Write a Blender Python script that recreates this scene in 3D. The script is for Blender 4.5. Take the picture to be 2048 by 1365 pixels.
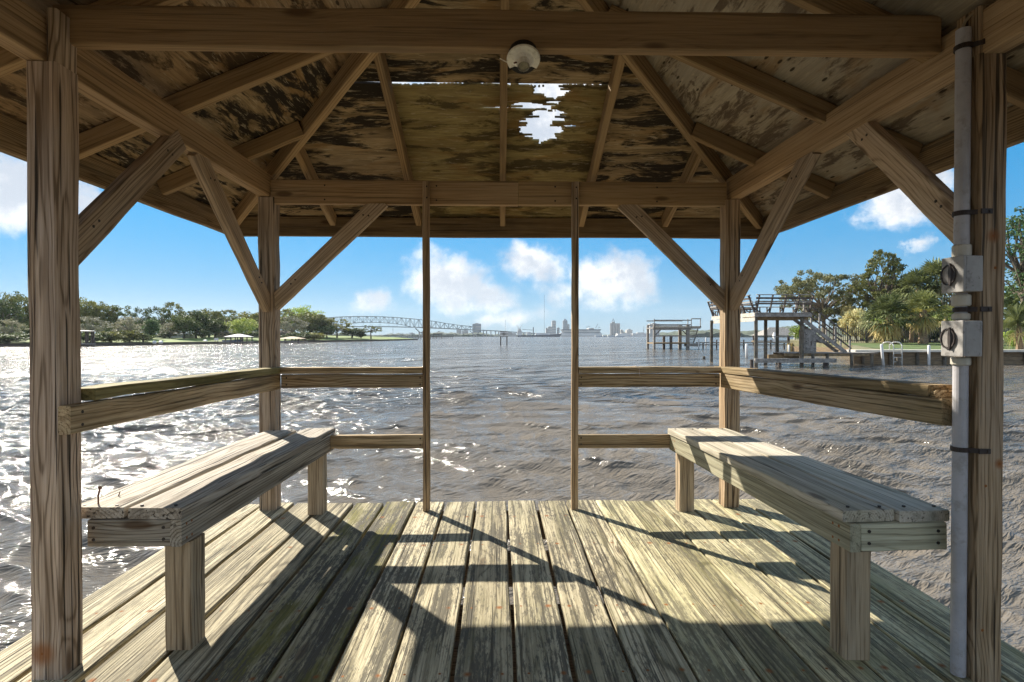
import bpy, bmesh, math, random
import numpy as np
from mathutils import Vector, Matrix, Quaternion

# ------------------------------------------------------------------ camera, sky, sun, exposure
scene = bpy.context.scene
for o in list(bpy.data.objects):
    bpy.data.objects.remove(o)
COL = scene.collection
H = 1.1                      # eye height above the deck
WATER = -1.6                 # water level
F_PX, CX, CY = 1050.0, 1024.0, 682.5
YAW, PITCH = -math.radians(1.31), math.radians(-0.573)

cam_d = bpy.data.cameras.new('camera')
cam_d.sensor_width = 36.0
cam_d.lens = F_PX / 2048 * 36.0
cam_d.clip_start = 0.05
cam_d.clip_end = 60000
cam = bpy.data.objects.new('camera', cam_d)
COL.objects.link(cam)
cam.location = (0, 0, H)
cam.rotation_euler = (math.radians(90) + PITCH, 0, YAW)
scene.camera = cam

SUN_AZ = math.radians(-40.7)     # left of straight ahead (+Y)
SUN_EL = math.radians(35.6)
SUN_DIR = Vector((math.sin(SUN_AZ) * math.cos(SUN_EL), math.cos(SUN_AZ) * math.cos(SUN_EL), math.sin(SUN_EL)))
sun_d = bpy.data.lights.new('sun', 'SUN')
sun_d.energy = 2.8
sun_d.angle = math.radians(0.53)
sun_d.color = (1.0, 0.93, 0.80)
sun = bpy.data.objects.new('sun', sun_d)
COL.objects.link(sun)
sun.rotation_euler = SUN_DIR.to_track_quat('Z', 'Y').to_euler()
sun.location = SUN_DIR * 50

scene.view_settings.view_transform = 'Standard'
scene.view_settings.look = 'None'
scene.view_settings.exposure = 1.95
scene.view_settings.gamma = 1.0
scene.view_settings.use_curve_mapping = False
scene.cycles.use_denoising = True
scene.cycles.adaptive_threshold = 0.015
scene.cycles.denoising_prefilter = 'NONE'
scene.cycles.max_bounces = 6
scene.cycles.diffuse_bounces = 4
scene.cycles.glossy_bounces = 3
scene.cycles.transparent_max_bounces = 6
scene.cycles.caustics_reflective = True
scene.cycles.blur_glossy = 1.0
scene.cycles.caustics_refractive = False
scene.cycles.sample_clamp_indirect = 4.0


# ------------------------------------------------------------------ node helpers
class NT:
    def __init__(self, tree):
        self.t = tree
        self.L = tree.links

    def n(self, typ, **kw):
        nd = self.t.nodes.new(typ)
        for k, v in kw.items():
            setattr(nd, k, v)
        return nd

    def put(self, sock, v):
        if isinstance(v, bpy.types.NodeSocket):
            self.L.new(v, sock)
        elif v is not None:
            try:
                sock.default_value = v
            except Exception:
                if isinstance(v, (int, float)):
                    sock.default_value = (v, v, v)
                else:
                    sock.default_value = (*v, 1.0)

    def m(self, op, a, b=None, c=None, clamp=False):
        nd = self.n('ShaderNodeMath', operation=op, use_clamp=clamp)
        self.put(nd.inputs[0], a)
        if b is not None: self.put(nd.inputs[1], b)
        if c is not None: self.put(nd.inputs[2], c)
        return nd.outputs[0]

    def v(self, op, a, b=None):
        nd = self.n('ShaderNodeVectorMath', operation=op)
        self.put(nd.inputs[0], a)
        if b is not None: self.put(nd.inputs[1], b)
        return nd.outputs['Value'] if op in ('LENGTH', 'DOT_PRODUCT', 'DISTANCE') else nd.outputs[0]

    def comb(self, x, y, z):
        nd = self.n('ShaderNodeCombineXYZ')
        self.put(nd.inputs[0], x); self.put(nd.inputs[1], y); self.put(nd.inputs[2], z)
        return nd.outputs[0]

    def sep(self, vec):
        nd = self.n('ShaderNodeSeparateXYZ')
        self.put(nd.inputs[0], vec)
        return nd.outputs[0], nd.outputs[1], nd.outputs[2]

    def noise(self, vec, scale=1.0, detail=3.0, rough=0.55, dist=0.0, col=False):
        nd = self.n('ShaderNodeTexNoise')
        self.put(nd.inputs['Vector'], vec)
        nd.inputs['Scale'].default_value = scale
        nd.inputs['Detail'].default_value = detail
        nd.inputs['Roughness'].default_value = rough
        nd.inputs['Distortion'].default_value = dist
        return nd.outputs['Color'] if col else nd.outputs['Fac']

    def voro(self, vec, scale=1.0, rand=1.0, feature='F1'):
        nd = self.n('ShaderNodeTexVoronoi', feature=feature)
        self.put(nd.inputs['Vector'], vec)
        nd.inputs['Scale'].default_value = scale
        nd.inputs['Randomness'].default_value = rand
        return nd.outputs['Distance']

    def step(self, x, lo, hi, a=0.0, b=1.0):          # smooth ramp from a (at lo) to b (at hi)
        nd = self.n('ShaderNodeMapRange', interpolation_type='SMOOTHSTEP')
        self.put(nd.inputs[0], x)
        nd.inputs[1].default_value = lo; nd.inputs[2].default_value = hi
        nd.inputs[3].default_value = a; nd.inputs[4].default_value = b
        return nd.outputs[0]

    def mix(self, fac, a, b, blend='MIX'):
        nd = self.n('ShaderNodeMix', data_type='RGBA', blend_type=blend)
        self.put(nd.inputs['Factor'], fac)
        self.put(nd.inputs[6], a); self.put(nd.inputs[7], b)
        return nd.outputs[2]


def new_mat(name):
    m = bpy.data.materials.new(name)
    m.use_nodes = True
    t = NT(m.node_tree)
    bs = m.node_tree.nodes['Principled BSDF']
    return m, t, bs


def rgb(c):
    return (c[0], c[1], c[2], 1.0)


# ------------------------------------------------------------------ world: Nishita sky with cumulus
def ray(px, py):
    x, y, z = (px - CX) / F_PX, 1.0, -(py - CY) / F_PX
    c, s = math.cos(PITCH), math.sin(PITCH)
    y, z = y * c - z * s, y * s + z * c
    c, s = math.cos(YAW), math.sin(YAW)
    return Vector((x * c - y * s, x * s + y * c, z))


def at(px, py, dist):                  # the point seen at a picture place, at a distance ahead (metres along +Y)
    r = ray(px, py)
    return Vector((0, 0, H)) + r * (dist / r.y)


def on_z(px, py, z):
    r = ray(px, py)
    return Vector((0, 0, H)) + r * ((z - H) / r.z)


world = bpy.data.worlds.new('World')
scene.world = world
world.use_nodes = True
w = NT(world.node_tree)
bg = world.node_tree.nodes['Background']
sky = w.n('ShaderNodeTexSky', sky_type='NISHITA')
sky.sun_disc = False
sky.sun_elevation = SUN_EL
sky.sun_rotation = SUN_AZ
sky.altitude = 0
sky.air_density = 1.0
sky.dust_density = 0.15
sky.ozone_density = 1.6
SKY_STRENGTH = 0.085
SKY_GAMMA, SKY_TINT = 0.30, (.0,.74,1.46)
HZ_COL = (1.4,1.75,1.95)
CL_LO, CL_HI = (2.1, 2.25, 2.5), (3.6, 3.55, 3.5)
world.cycles.sampling_method = 'MANUAL'
world.cycles.sample_map_resolution = 512
tc = w.n('ShaderNodeTexCoord')
dirv = w.v('NORMALIZE', tc.outputs['Generated'])
dx, dy, dz = w.sep(dirv)
az = w.m('ARCTAN2', dx, dy)
el = w.m('ARCSINE', dz)
n_col = w.noise(dirv, 9.0, 7.0, 0.64, col=True)
wr, wg, wb = w.sep(n_col)
ae = w.v('ADD', w.comb(az, el, 0.0), w.v('MULTIPLY', w.v('SUBTRACT', n_col, (.5, .5, .5)), (.13, .09, 0)))


def aezl(px, py):
    r = ray(px, py).normalized()
    return math.atan2(r.x, r.y), math.asin(r.z)


CLOUDS = [  # picture place and half sizes of the cumulus heaps, density
    (895, 562, 84, 66, 1.05), (965, 592, 66, 36, .8), (745, 606, 56, 34, .85),
    (1070, 526, 82, 48, .95), (1225, 558, 84, 70, 1.15), (1135, 585, 70, 30, .45),
    (5, 380, 95, 100, 1.1), (150, 400, 54, 66, 1.0),
    (1785, 400, 100, 56, 1.1), (1850, 365, 46, 46, 1.0), (1845, 485, 28, 24, .8), (1000, 636, 90, 16, .5),
]
mask = None
for (px, py, rx, ry, soft) in CLOUDS:
    a0, e0 = aezl(px, py)
    a1, _ = aezl(px + rx, py)
    _, e1 = aezl(px, py - ry)
    d = w.v('LENGTH', w.v('MULTIPLY', w.v('SUBTRACT', ae, (a0, e0, 0)), (soft / abs(a1 - a0), soft / abs(e1 - e0), 0)))
    mk = w.m('SUBTRACT', 1.18 * soft, d)
    mask = mk if mask is None else w.m('MAXIMUM', mask, mk)
# the same kind of heaps over the rest of the sky, outside the picture and overhead
n_far = w.noise(w.comb(dx, dy, w.m('MULTIPLY', dz, 1.6)), 2.6, 3.0, 0.58)
gate = w.m('MAXIMUM', w.step(w.m('ABSOLUTE', az), 0.85, 1.05), w.step(el, 0.295, 0.345))
mask = w.m('MAXIMUM', mask, w.m('SUBTRACT', w.m('MULTIPLY', w.m('MULTIPLY', w.m('SUBTRACT', n_far, .30), 5.0), gate), .55))
dens = w.m('ADD', mask, w.m('MULTIPLY', w.m('SUBTRACT', wb, 0.5), 2.3))
cl = w.step(dens, 0.06, 0.80)
cloud_col = w.mix(w.step(w.m('SUBTRACT', w.m('ADD', wr, w.m('MULTIPLY', wg, .6)), w.m('MULTIPLY', dens, .10)), .62, .86), rgb(CL_LO), rgb(CL_HI))
g1 = w.n('ShaderNodeGamma')
g1.inputs[1].default_value = SKY_GAMMA
w.put(g1.inputs[0], sky.outputs[0])
tint = w.mix(1.0, g1.outputs[0], rgb(SKY_TINT), 'MULTIPLY')
hz = w.m('MULTIPLY', w.m('POWER', w.m('SUBTRACT', 1.0, w.m('MAXIMUM', dz, 0.0)), 11.0), .92)
air = w.mix(hz, tint, rgb(HZ_COL))
col_sky = w.mix(w.m('MULTIPLY', cl, 0.94), air, cloud_col)
w.put(bg.inputs['Color'], col_sky)
bg.inputs['Strength'].default_value = SKY_STRENGTH


# ------------------------------------------------------------------ materials
def wood(name, light, dark, grey, moss=0.0, flake=0.0, rust_rows=None, ring=0.0075, contrast=1.0,
         crack=0.6, knots=1.0, bump=0.6, rough=0.8, mosscol=(.075, .075, .02), flakecol=(.085, .075, .055), greyamt=0.5):
    """weathered sawn timber; grain runs along the object's own X axis; rings make end grain on cut ends"""
    m, t, bs = new_mat(name)
    tc = t.n('ShaderNodeTexCoord')
    oi = t.n('ShaderNodeObjectInfo')
    oc = tc.outputs['Object']
    rnd = oi.outputs['Random']
    off = t.comb(t.m('MULTIPLY', rnd, 37.0), t.m('MULTIPLY', rnd, 91.0), t.m('MULTIPLY', rnd, 53.0))
    P = t.v('ADD', oc, off)
    h1 = t.m('FRACT', t.m('MULTIPLY', rnd, 13.7))
    h2 = t.m('FRACT', t.m('MULTIPLY', rnd, 47.3))
    h3 = t.m('FRACT', t.m('MULTIPLY', rnd, 171.9))
    wv = t.noise(t.v('MULTIPLY', P, (1.3, 5.0, 5.0)), 1.0, 2.0, 0.5, col=True)
    wv = t.v('MULTIPLY', t.v('SUBTRACT', wv, (.5, .5, .5)), (0, .042, .042))
    kd = t.voro(t.v('MULTIPLY', P, (1.7, 5.5, 5.5)), 1.0, 1.0)
    kfall = t.step(kd, 0.36, 0.03)
    kcore = t.m('MULTIPLY', t.step(kd, 0.125, 0.06), knots)
    q = t.v('ADD', oc, wv)
    _, qy, qz = t.sep(q)
    qy = t.m('ADD', qy, t.m('MULTIPLY', t.m('SUBTRACT', h1, .5), .10))
    qz = t.m('ADD', qz, t.m('ADD', t.m('MULTIPLY', h2, .07), .012))
    r = t.m('SQRT', t.m('ADD', t.m('MULTIPLY', qy, qy), t.m('MULTIPLY', qz, qz)))
    r = t.m('ADD', r, t.m('MULTIPLY', kfall, 0.022 * knots))
    s = t.m('SINE', t.m('MULTIPLY', t.m('DIVIDE', r, t.m('ADD', t.m('MULTIPLY', h2, .8), .7)), 6.2832 / ring))
    rg = t.m('POWER', t.m('ADD', t.m('MULTIPLY', s, .5), .5), 2.8)
    fib = t.noise(t.v('MULTIPLY', P, (5.0, 210.0, 210.0)), 1.0, 2.0, 0.65)
    fib2 = t.noise(t.v('MULTIPLY', P, (1.6, 48.0, 48.0)), 1.0, 2.0, 0.6)
    crk = t.m('MULTIPLY', t.step(t.noise(t.v('MULTIPLY', P, (1.0, 75.0, 75.0)), 1.0, 2.0, 0.5), 0.605, 0.665), crack)
    big = t.noise(t.v('MULTIPLY', P, (1.1, 4.0, 4.0)), 1.0, 4.0, 0.6)
    f = t.m('ADD', t.m('MULTIPLY', t.m('MULTIPLY', rg, t.m('ADD', t.m('MULTIPLY', h1, .9), .35)), .50 * contrast), t.m('MULTIPLY', t.step(fib, .38, .66), .42 * contrast))
    f = t.m('ADD', f, t.m('MULTIPLY', t.step(fib2, .42, .64), .36 * contrast), clamp=True)
    c = t.mix(t.m('MULTIPLY', t.step(big, .36, .66), greyamt), rgb(light), rgb(grey))
    c = t.mix(f, c, rgb(dark))
    c = t.mix(t.m('MULTIPLY', t.step(t.m('MULTIPLY', f, rg), .25, .8), .5 * contrast), c, rgb(tuple(x * .3 for x in dark)))
    streak = t.noise(t.v('MULTIPLY', P, (.9, 22.0, 22.0)), 1.0, 2.0, .5)
    c = t.mix(t.m('MULTIPLY', t.step(streak, .52, .70), .55 * contrast), c, rgb(tuple(x * .55 for x in dark)))
    # board to board difference
    c = t.mix(1.0, c, t.mix(h3, rgb((.74, .71, .66)), rgb((1.24, 1.21, 1.16))), 'MULTIPLY')
    c = t.mix(t.m('MULTIPLY', kcore, .8), c, rgb((.07, .035, .014)))
    c = t.mix(crk, c, rgb((.022, .016, .010)))
    if moss:
        mn = t.noise(t.v('MULTIPLY', P, (1.2, 6.0, 6.0)), 1.3, 5.0, 0.65)
        mm = t.m('MULTIPLY', t.step(mn, .44, .62), moss, clamp=True)
        c = t.mix(mm, c, t.mix(t.step(fib2, .3, .7), rgb(mosscol), rgb(tuple(x * .45 for x in mosscol))))
    if flake:
        fn = t.noise(t.v('MULTIPLY', P, (24.0, 105.0, 105.0)), 1.0, 5.0, 0.74, 0.35)
        fn2 = t.noise(t.v('MULTIPLY', P, (2.2, 7.0, 7.0)), 1.0, 4.0, 0.65)
        fs_ = t.m('ADD', fn, t.m('MULTIPLY', t.m('SUBTRACT', fn2, .5), .75))
        fs_ = t.m('ADD', fs_, t.m('MULTIPLY', t.m('SUBTRACT', fib2, .5), .70))
        fm = t.step(fs_, .44, .62)
        c = t.mix(t.m('MULTIPLY', fm, flake), c, rgb(flakecol))
        lf = t.step(t.noise(t.v('MULTIPLY', P, (22.0, 60.0, 60.0)), 1.0, 4.0, 0.7), .63, .70)
        c = t.mix(t.m('MULTIPLY', lf, flake * .55), c, rgb((.46, .43, .33)))
    if rust_rows:
        ox, oy, oz = t.sep(oc)
        tot = None
        for k, row in enumerate(rust_rows):
            xr, yr, rad = row[:3]
            if len(row) > 3:          # nails on the side face instead of the top
                dd = t.v('LENGTH', t.v('MULTIPLY', t.v('SUBTRACT', oc, (xr, 0, yr)), (1, 0, 1)))
            else:
                dd = t.v('LENGTH', t.v('MULTIPLY', t.v('SUBTRACT', oc, (xr, yr, 0)), (1, 1, 0)))
            hh = t.m('FRACT', t.m('MULTIPLY', rnd, 7.13 + 31.7 * k))
            st = t.m('MULTIPLY', t.step(dd, rad, rad * .25), t.step(hh, .45, .8))
            hd = t.step(dd, .0052, .0040)
            st = t.m('MAXIMUM', t.m('MULTIPLY', st, .8), hd)
            tot = st if tot is None else t.m('MAXIMUM', tot, st)
        c = t.mix(tot, c, rgb((.24, .085, .02)))
    t.put(bs.inputs['Base Color'], c)
    bs.inputs['Roughness'].default_value = rough
    bs.inputs['Specular IOR Level'].default_value = 0.25
    hgt = t.m('SUBTRACT', t.m('ADD', t.m('MULTIPLY', fib, .9), t.m('MULTIPLY', fib2, .9)), t.m('MULTIPLY', crk, 1.6))
    b = t.n('ShaderNodeBump')
    b.inputs['Strength'].default_value = bump
    b.inputs['Distance'].default_value = .0035
    t.put(b.inputs['Height'], hgt)
    t.put(bs.inputs['Normal'], b.outputs[0])
    return m


def plain(name, col, rough=.6, metal=0.0, var=0.15, scale=8.0, bump=0.0, spec=.4, var2=None, stretch=(1, 1, 1), world_co=False):
    m, t, bs = new_mat(name)
    tc = t.n('ShaderNodeTexCoord')
    oi = t.n('ShaderNodeObjectInfo')
    if world_co:
        g = t.n('ShaderNodeNewGeometry')
        P = t.v('MULTIPLY', g.outputs['Position'], stretch)
    else:
        P = t.v('ADD', t.v('MULTIPLY', tc.outputs['Object'], stretch), t.comb(t.m('MULTIPLY', oi.outputs['Random'], 71.0), 0.0, 3.0))
    n = t.noise(P, scale, 5.0, .62)
    lo = tuple(x * (1 - var) for x in col); hi = tuple(min(1, x * (1 + var)) for x in col)
    c = t.mix(t.step(n, .3, .7), rgb(lo), rgb(hi))
    if var2:
        n2 = t.noise(P, scale * 2.7, 5.0, .7)
        c = t.mix(t.step(n2, .52, .66), c, rgb(var2))
    t.put(bs.inputs['Base Color'], c)
    bs.inputs['Roughness'].default_value = rough
    bs.inputs['Metallic'].default_value = metal
    bs.inputs['Specular IOR Level'].default_value = spec
    if bump:
        b = t.n('ShaderNodeBump')
        b.inputs['Strength'].default_value = bump
        b.inputs['Distance'].default_value = .004
        t.put(b.inputs['Height'], n)
        t.put(bs.inputs['Normal'], b.outputs[0])
    return m


def plywood(name, tan, brown, mold, pale=0.3, dirt=0.5, slots=0.0):
    """old roof sheathing seen from below, grain along the object's X axis, water stains and black mould"""
    m, t, bs = new_mat(name)
    tc = t.n('ShaderNodeTexCoord')
    oi = t.n('ShaderNodeObjectInfo')
    rnd = oi.outputs['Random']
    P = t.v('ADD', tc.outputs['Object'], t.comb(t.m('MULTIPLY', rnd, 23.0), t.m('MULTIPLY', rnd, 61.0), 0.0))
    fine = t.noise(t.v('MULTIPLY', P, (6, 120, 1)), 1.0, 5.0, .65)
    wav = t.noise(t.v('MULTIPLY', P, (2.2, 14, 1)), 1.0, 5.0, .62, 0.9)
    mo = t.noise(t.v('MULTIPLY', P, (3.0, 11, 1)), 1.0, 6.0, .68, 0.5)
    bigm = t.noise(t.v('MULTIPLY', P, (1.1, 1.6, 1)), 1.0, 3.0, .5)
    c = t.mix(t.step(wav, .35, .65), rgb(brown), rgb(tan))
    c = t.mix(t.m('MULTIPLY', t.step(fine, .35, .75), .55), c, rgb(tuple(x * .45 for x in brown)))
    c = t.mix(t.m('MULTIPLY', t.step(bigm, .40, .62), pale), c, rgb((.30, .265, .21)))
    mm = t.step(t.m('ADD', mo, t.m('MULTIPLY', t.m('SUBTRACT', bigm, .5), -.45)), .455 + .14 * (1 - dirt), .55 + .14 * (1 - dirt))
    amb = t.step(t.noise(t.v('MULTIPLY', P, (1.7, 6, 1)), 1.0, 4.0, .6, .6), .52, .66)
    c = t.mix(t.m('MULTIPLY', amb, .55), c, rgb((.24, .125, .035)))
    c = t.mix(t.m('MULTIPLY', mm, min(1, dirt * 1.25)), c, rgb(mold))
    fl = t.step(t.noise(t.v('MULTIPLY', P, (8, 55, 1)), 1.0, 6.0, .74, .5), .555, .66)
    c = t.mix(t.m('MULTIPLY', fl, .75 * dirt), c, rgb((.50, .41, .27)))
    if slots:
        vd = t.voro(t.v('MULTIPLY', P, (5.5, 7.5, 1)), 1.0, 1.0)
        ell = t.voro(t.v('MULTIPLY', P, (7, 20, 1)), 1.0, 1.0)
        c = t.mix(t.m('MULTIPLY', t.step(ell, .16, .10), slots), c, rgb((.03, .02, .012)))
    t.put(bs.inputs['Base Color'], c)
    bs.inputs['Roughness'].default_value = .85
    bs.inputs['Specular IOR Level'].default_value = .15
    b = t.n('ShaderNodeBump')
    b.inputs['Strength'].default_value = .6
    b.inputs['Distance'].default_value = .005
    t.put(b.inputs['Height'], t.m('ADD', t.m('MULTIPLY', wav, .8), t.m('ADD', t.m('MULTIPLY', fine, .4), t.m('MULTIPLY', mm, -.4))))
    t.put(bs.inputs['Normal'], b.outputs[0])
    return m


def foliage(name, c1, c2, trans=.25):
    m, t, bs = new_mat(name)
    oi = t.n('ShaderNodeObjectInfo')
    g = t.n('ShaderNodeNewGeometry')
    n = t.noise(g.outputs['Position'], .55, 3.0, .6)
    rp = t.m('ADD', t.m('MULTIPLY', g.outputs['Random Per Island'], .55), t.m('MULTIPLY', t.step(n, .3, .7), .55), clamp=True)
    c = t.mix(rp, rgb(c1), rgb(c2))
    c = t.mix(1.0, c, t.mix(oi.outputs['Random'], rgb((.75, .78, .8)), rgb((1.25, 1.2, 1.1))), 'MULTIPLY')
    t.put(bs.inputs['Base Color'], c)
    bs.inputs['Roughness'].default_value = .6
    bs.inputs['Specular IOR Level'].default_value = .2
    tr = t.n('ShaderNodeBsdfTranslucent')
    t.put(tr.inputs['Color'], c)
    mx = t.n('ShaderNodeMixShader')
    mx.inputs[0].default_value = trans
    t.L.new(bs.outputs[0], mx.inputs[1]); t.L.new(tr.outputs[0], mx.inputs[2])
    out = m.node_tree.nodes['Material Output']
    t.L.new(mx.outputs[0], out.inputs['Surface'])
    return m


# ------------------------------------------------------------------ object helpers
WORLD = {}


def tag(o, label=None, cat=None, group=None, kind=None):
    if label: o['label'] = label
    if cat: o['category'] = cat
    if group: o['group'] = group
    if kind: o['kind'] = kind
    return o


def place(o, M, parent=None):
    COL.objects.link(o)
    if parent is not None:
        o.parent = parent
        o.matrix_basis = WORLD[parent].inverted() @ M
    else:
        o.matrix_basis = M
    WORLD[o] = M.copy()
    return o


def thing(name, loc, label, cat, group=None, rotz=0.0):
    o = bpy.data.objects.new(name, None)
    o.empty_display_size = .2
    place(o, Matrix.Translation(Vector(loc)) @ Matrix.Rotation(rotz, 4, 'Z'))
    return tag(o, label, cat, group)


class MB:
    """collects faces in world space, builds one mesh object"""
    def __init__(self):
        self.v = []; self.f = []

    def add(self, vs, fs):
        b = len(self.v)
        self.v += [tuple(x) for x in vs]
        self.f += [tuple(i + b for i in f) for f in fs]
        return self

    def box(self, lo, hi):
        x0, y0, z0 = lo; x1, y1, z1 = hi
        return self.add([(x0, y0, z0), (x1, y0, z0), (x1, y1, z0), (x0, y1, z0), (x0, y0, z1), (x1, y0, z1), (x1, y1, z1), (x0, y1, z1)],
                        [(0, 3, 2, 1), (4, 5, 6, 7), (0, 1, 5, 4), (1, 2, 6, 5), (2, 3, 7, 6), (3, 0, 4, 7)])

    def bar(self, p0, p1, w, h, up=(0, 0, 1)):
        p0, p1 = Vector(p0), Vector(p1)
        X = (p1 - p0).normalized()
        u = Vector(up)
        Y = u.cross(X)
        if Y.length < 1e-5: Y = Vector((0, 1, 0)).cross(X)
        Y.normalize(); Z = X.cross(Y)
        vs = []
        for p in (p0, p1):
            for a, b in ((-1, -1), (1, -1), (1, 1), (-1, 1)):
                vs.append(p + Y * (a * w / 2) + Z * (b * h / 2))
        return self.add(vs, [(3, 2, 1, 0), (4, 5, 6, 7), (0, 1, 5, 4), (1, 2, 6, 5), (2, 3, 7, 6), (3, 0, 4, 7)])

    def tube(self, pts, rad, n=8, cap=True):
        pts = [Vector(p) for p in pts]
        if not isinstance(rad, (list, tuple)): rad = [rad] * len(pts)
        vs = []
        prevY = None
        for i, p in enumerate(pts):
            d = (pts[min(i + 1, len(pts) - 1)] - pts[max(i - 1, 0)]).normalized()
            ref = prevY if prevY is not None else (Vector((1, 0, 0)) if abs(d.x) < .9 else Vector((0, 1, 0)))
            Y = ref - d * ref.dot(d)
            Y.normalize(); Z = d.cross(Y); prevY = Y
            for k in range(n):
                a = 2 * math.pi * k / n
                vs.append(p + (Y * math.cos(a) + Z * math.sin(a)) * rad[i])
        fs = []
        for i in range(len(pts) - 1):
            for k in range(n):
                a, b = i * n + k, i * n + (k + 1) % n
                fs.append((a, b, b + n, a + n))
        if cap:
            fs.append(tuple(reversed(range(n))))
            fs.append(tuple(range((len(pts) - 1) * n, len(pts) * n)))
        return self.add(vs, fs)

    def prism(self, poly, vec):          # polygon (3d points) swept along a vector
        vec = Vector(vec); n = len(poly)
        vs = [Vector(p) for p in poly] + [Vector(p) + vec for p in poly]
        fs = [tuple(reversed(range(n))), tuple(range(n, 2 * n))]
        for i in range(n):
            j = (i + 1) % n
            fs.append((i, j, j + n, i + n))
        return self.add(vs, fs)

    def build(self, name, mat, parent=None, org=None, smooth=False):
        if org is None:
            if parent is not None:
                org = WORLD[parent].to_translation()
            else:
                a = np.array(self.v)
                org = Vector(((a[:, 0].min() + a[:, 0].max()) / 2, (a[:, 1].min() + a[:, 1].max()) / 2, a[:, 2].min()))
        org = Vector(org)
        me = bpy.data.meshes.new(name)
        me.from_pydata([(p[0] - org.x, p[1] - org.y, p[2] - org.z) for p in self.v], [], self.f)
        me.update()
        bm = bmesh.new(); bm.from_mesh(me)
        bmesh.ops.recalc_face_normals(bm, faces=bm.faces)
        bm.to_mesh(me); bm.free()
        if smooth:
            me.shade_smooth()
        me.materials.append(mat)
        o = bpy.data.objects.new(name, me)
        return place(o, Matrix.Translation(org), parent)


brng = random.Random(5)


def board_mesh(name, L, wd, ht, ch=.004, seg=6, jit=.0012, bow=0.0, miter=(0, 0)):
    """sawn board: X along its length (centred), Y its width, Z its height, chamfered and slightly uneven"""
    vs, fs = [], []
    for i in range(seg + 1):
        f = i / seg
        x = (f - .5) * L
        cy, cz = brng.uniform(-jit, jit), brng.uniform(-jit, jit) + bow * (1 - (2 * f - 1) ** 2)
        a, b = wd / 2, ht / 2
        for (y, z) in ((-a + ch, -b), (a - ch, -b), (a, -b + ch), (a, b - ch), (a - ch, b), (-a + ch, b), (-a, b - ch), (-a, -b + ch)):
            xx = x
            if i == 0: xx = x + miter[0] * z
            if i == seg: xx = x + miter[1] * z
            vs.append((xx, y + cy + brng.uniform(-jit, jit) * .5, z + cz + brng.uniform(-jit, jit) * .5))
    for i in range(seg):
        for k in range(8):
            a, b = i * 8 + k, i * 8 + (k + 1) % 8
            fs.append((a, b, b + 8, a + 8))
    fs.append(tuple(reversed(range(8))))
    fs.append(tuple(range(seg * 8, seg * 8 + 8)))
    me = bpy.data.meshes.new(name)
    me.from_pydata(vs, [], fs)
    me.update()
    return me


def board(name, p0, p1, wd, ht, mat, parent=None, up=(0, 0, 1), seg=6, ch=.004, jit=.0012, bow=0.0, miter=(0, 0), off=(0, 0), label=None):
    """board along the line p0-p1 (its centre line moved by off = (side, up))"""
    p0, p1 = Vector(p0), Vector(p1)
    X = (p1 - p0); L = X.length; X.normalize()
    u = Vector(up)
    Y = u.cross(X); Y.normalize(); Z = X.cross(Y)
    c = (p0 + p1) / 2 + Y * off[0] + Z * off[1]
    M = Matrix((X, Y, Z)).transposed().to_4x4()
    M.translation = c
    me = board_mesh(name, L, wd, ht, ch, seg, jit, bow, miter)
    me.materials.append(mat)
    o = bpy.data.objects.new(name, me)
    place(o, M, parent)
    if label: o['label'] = label
    return o

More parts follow.
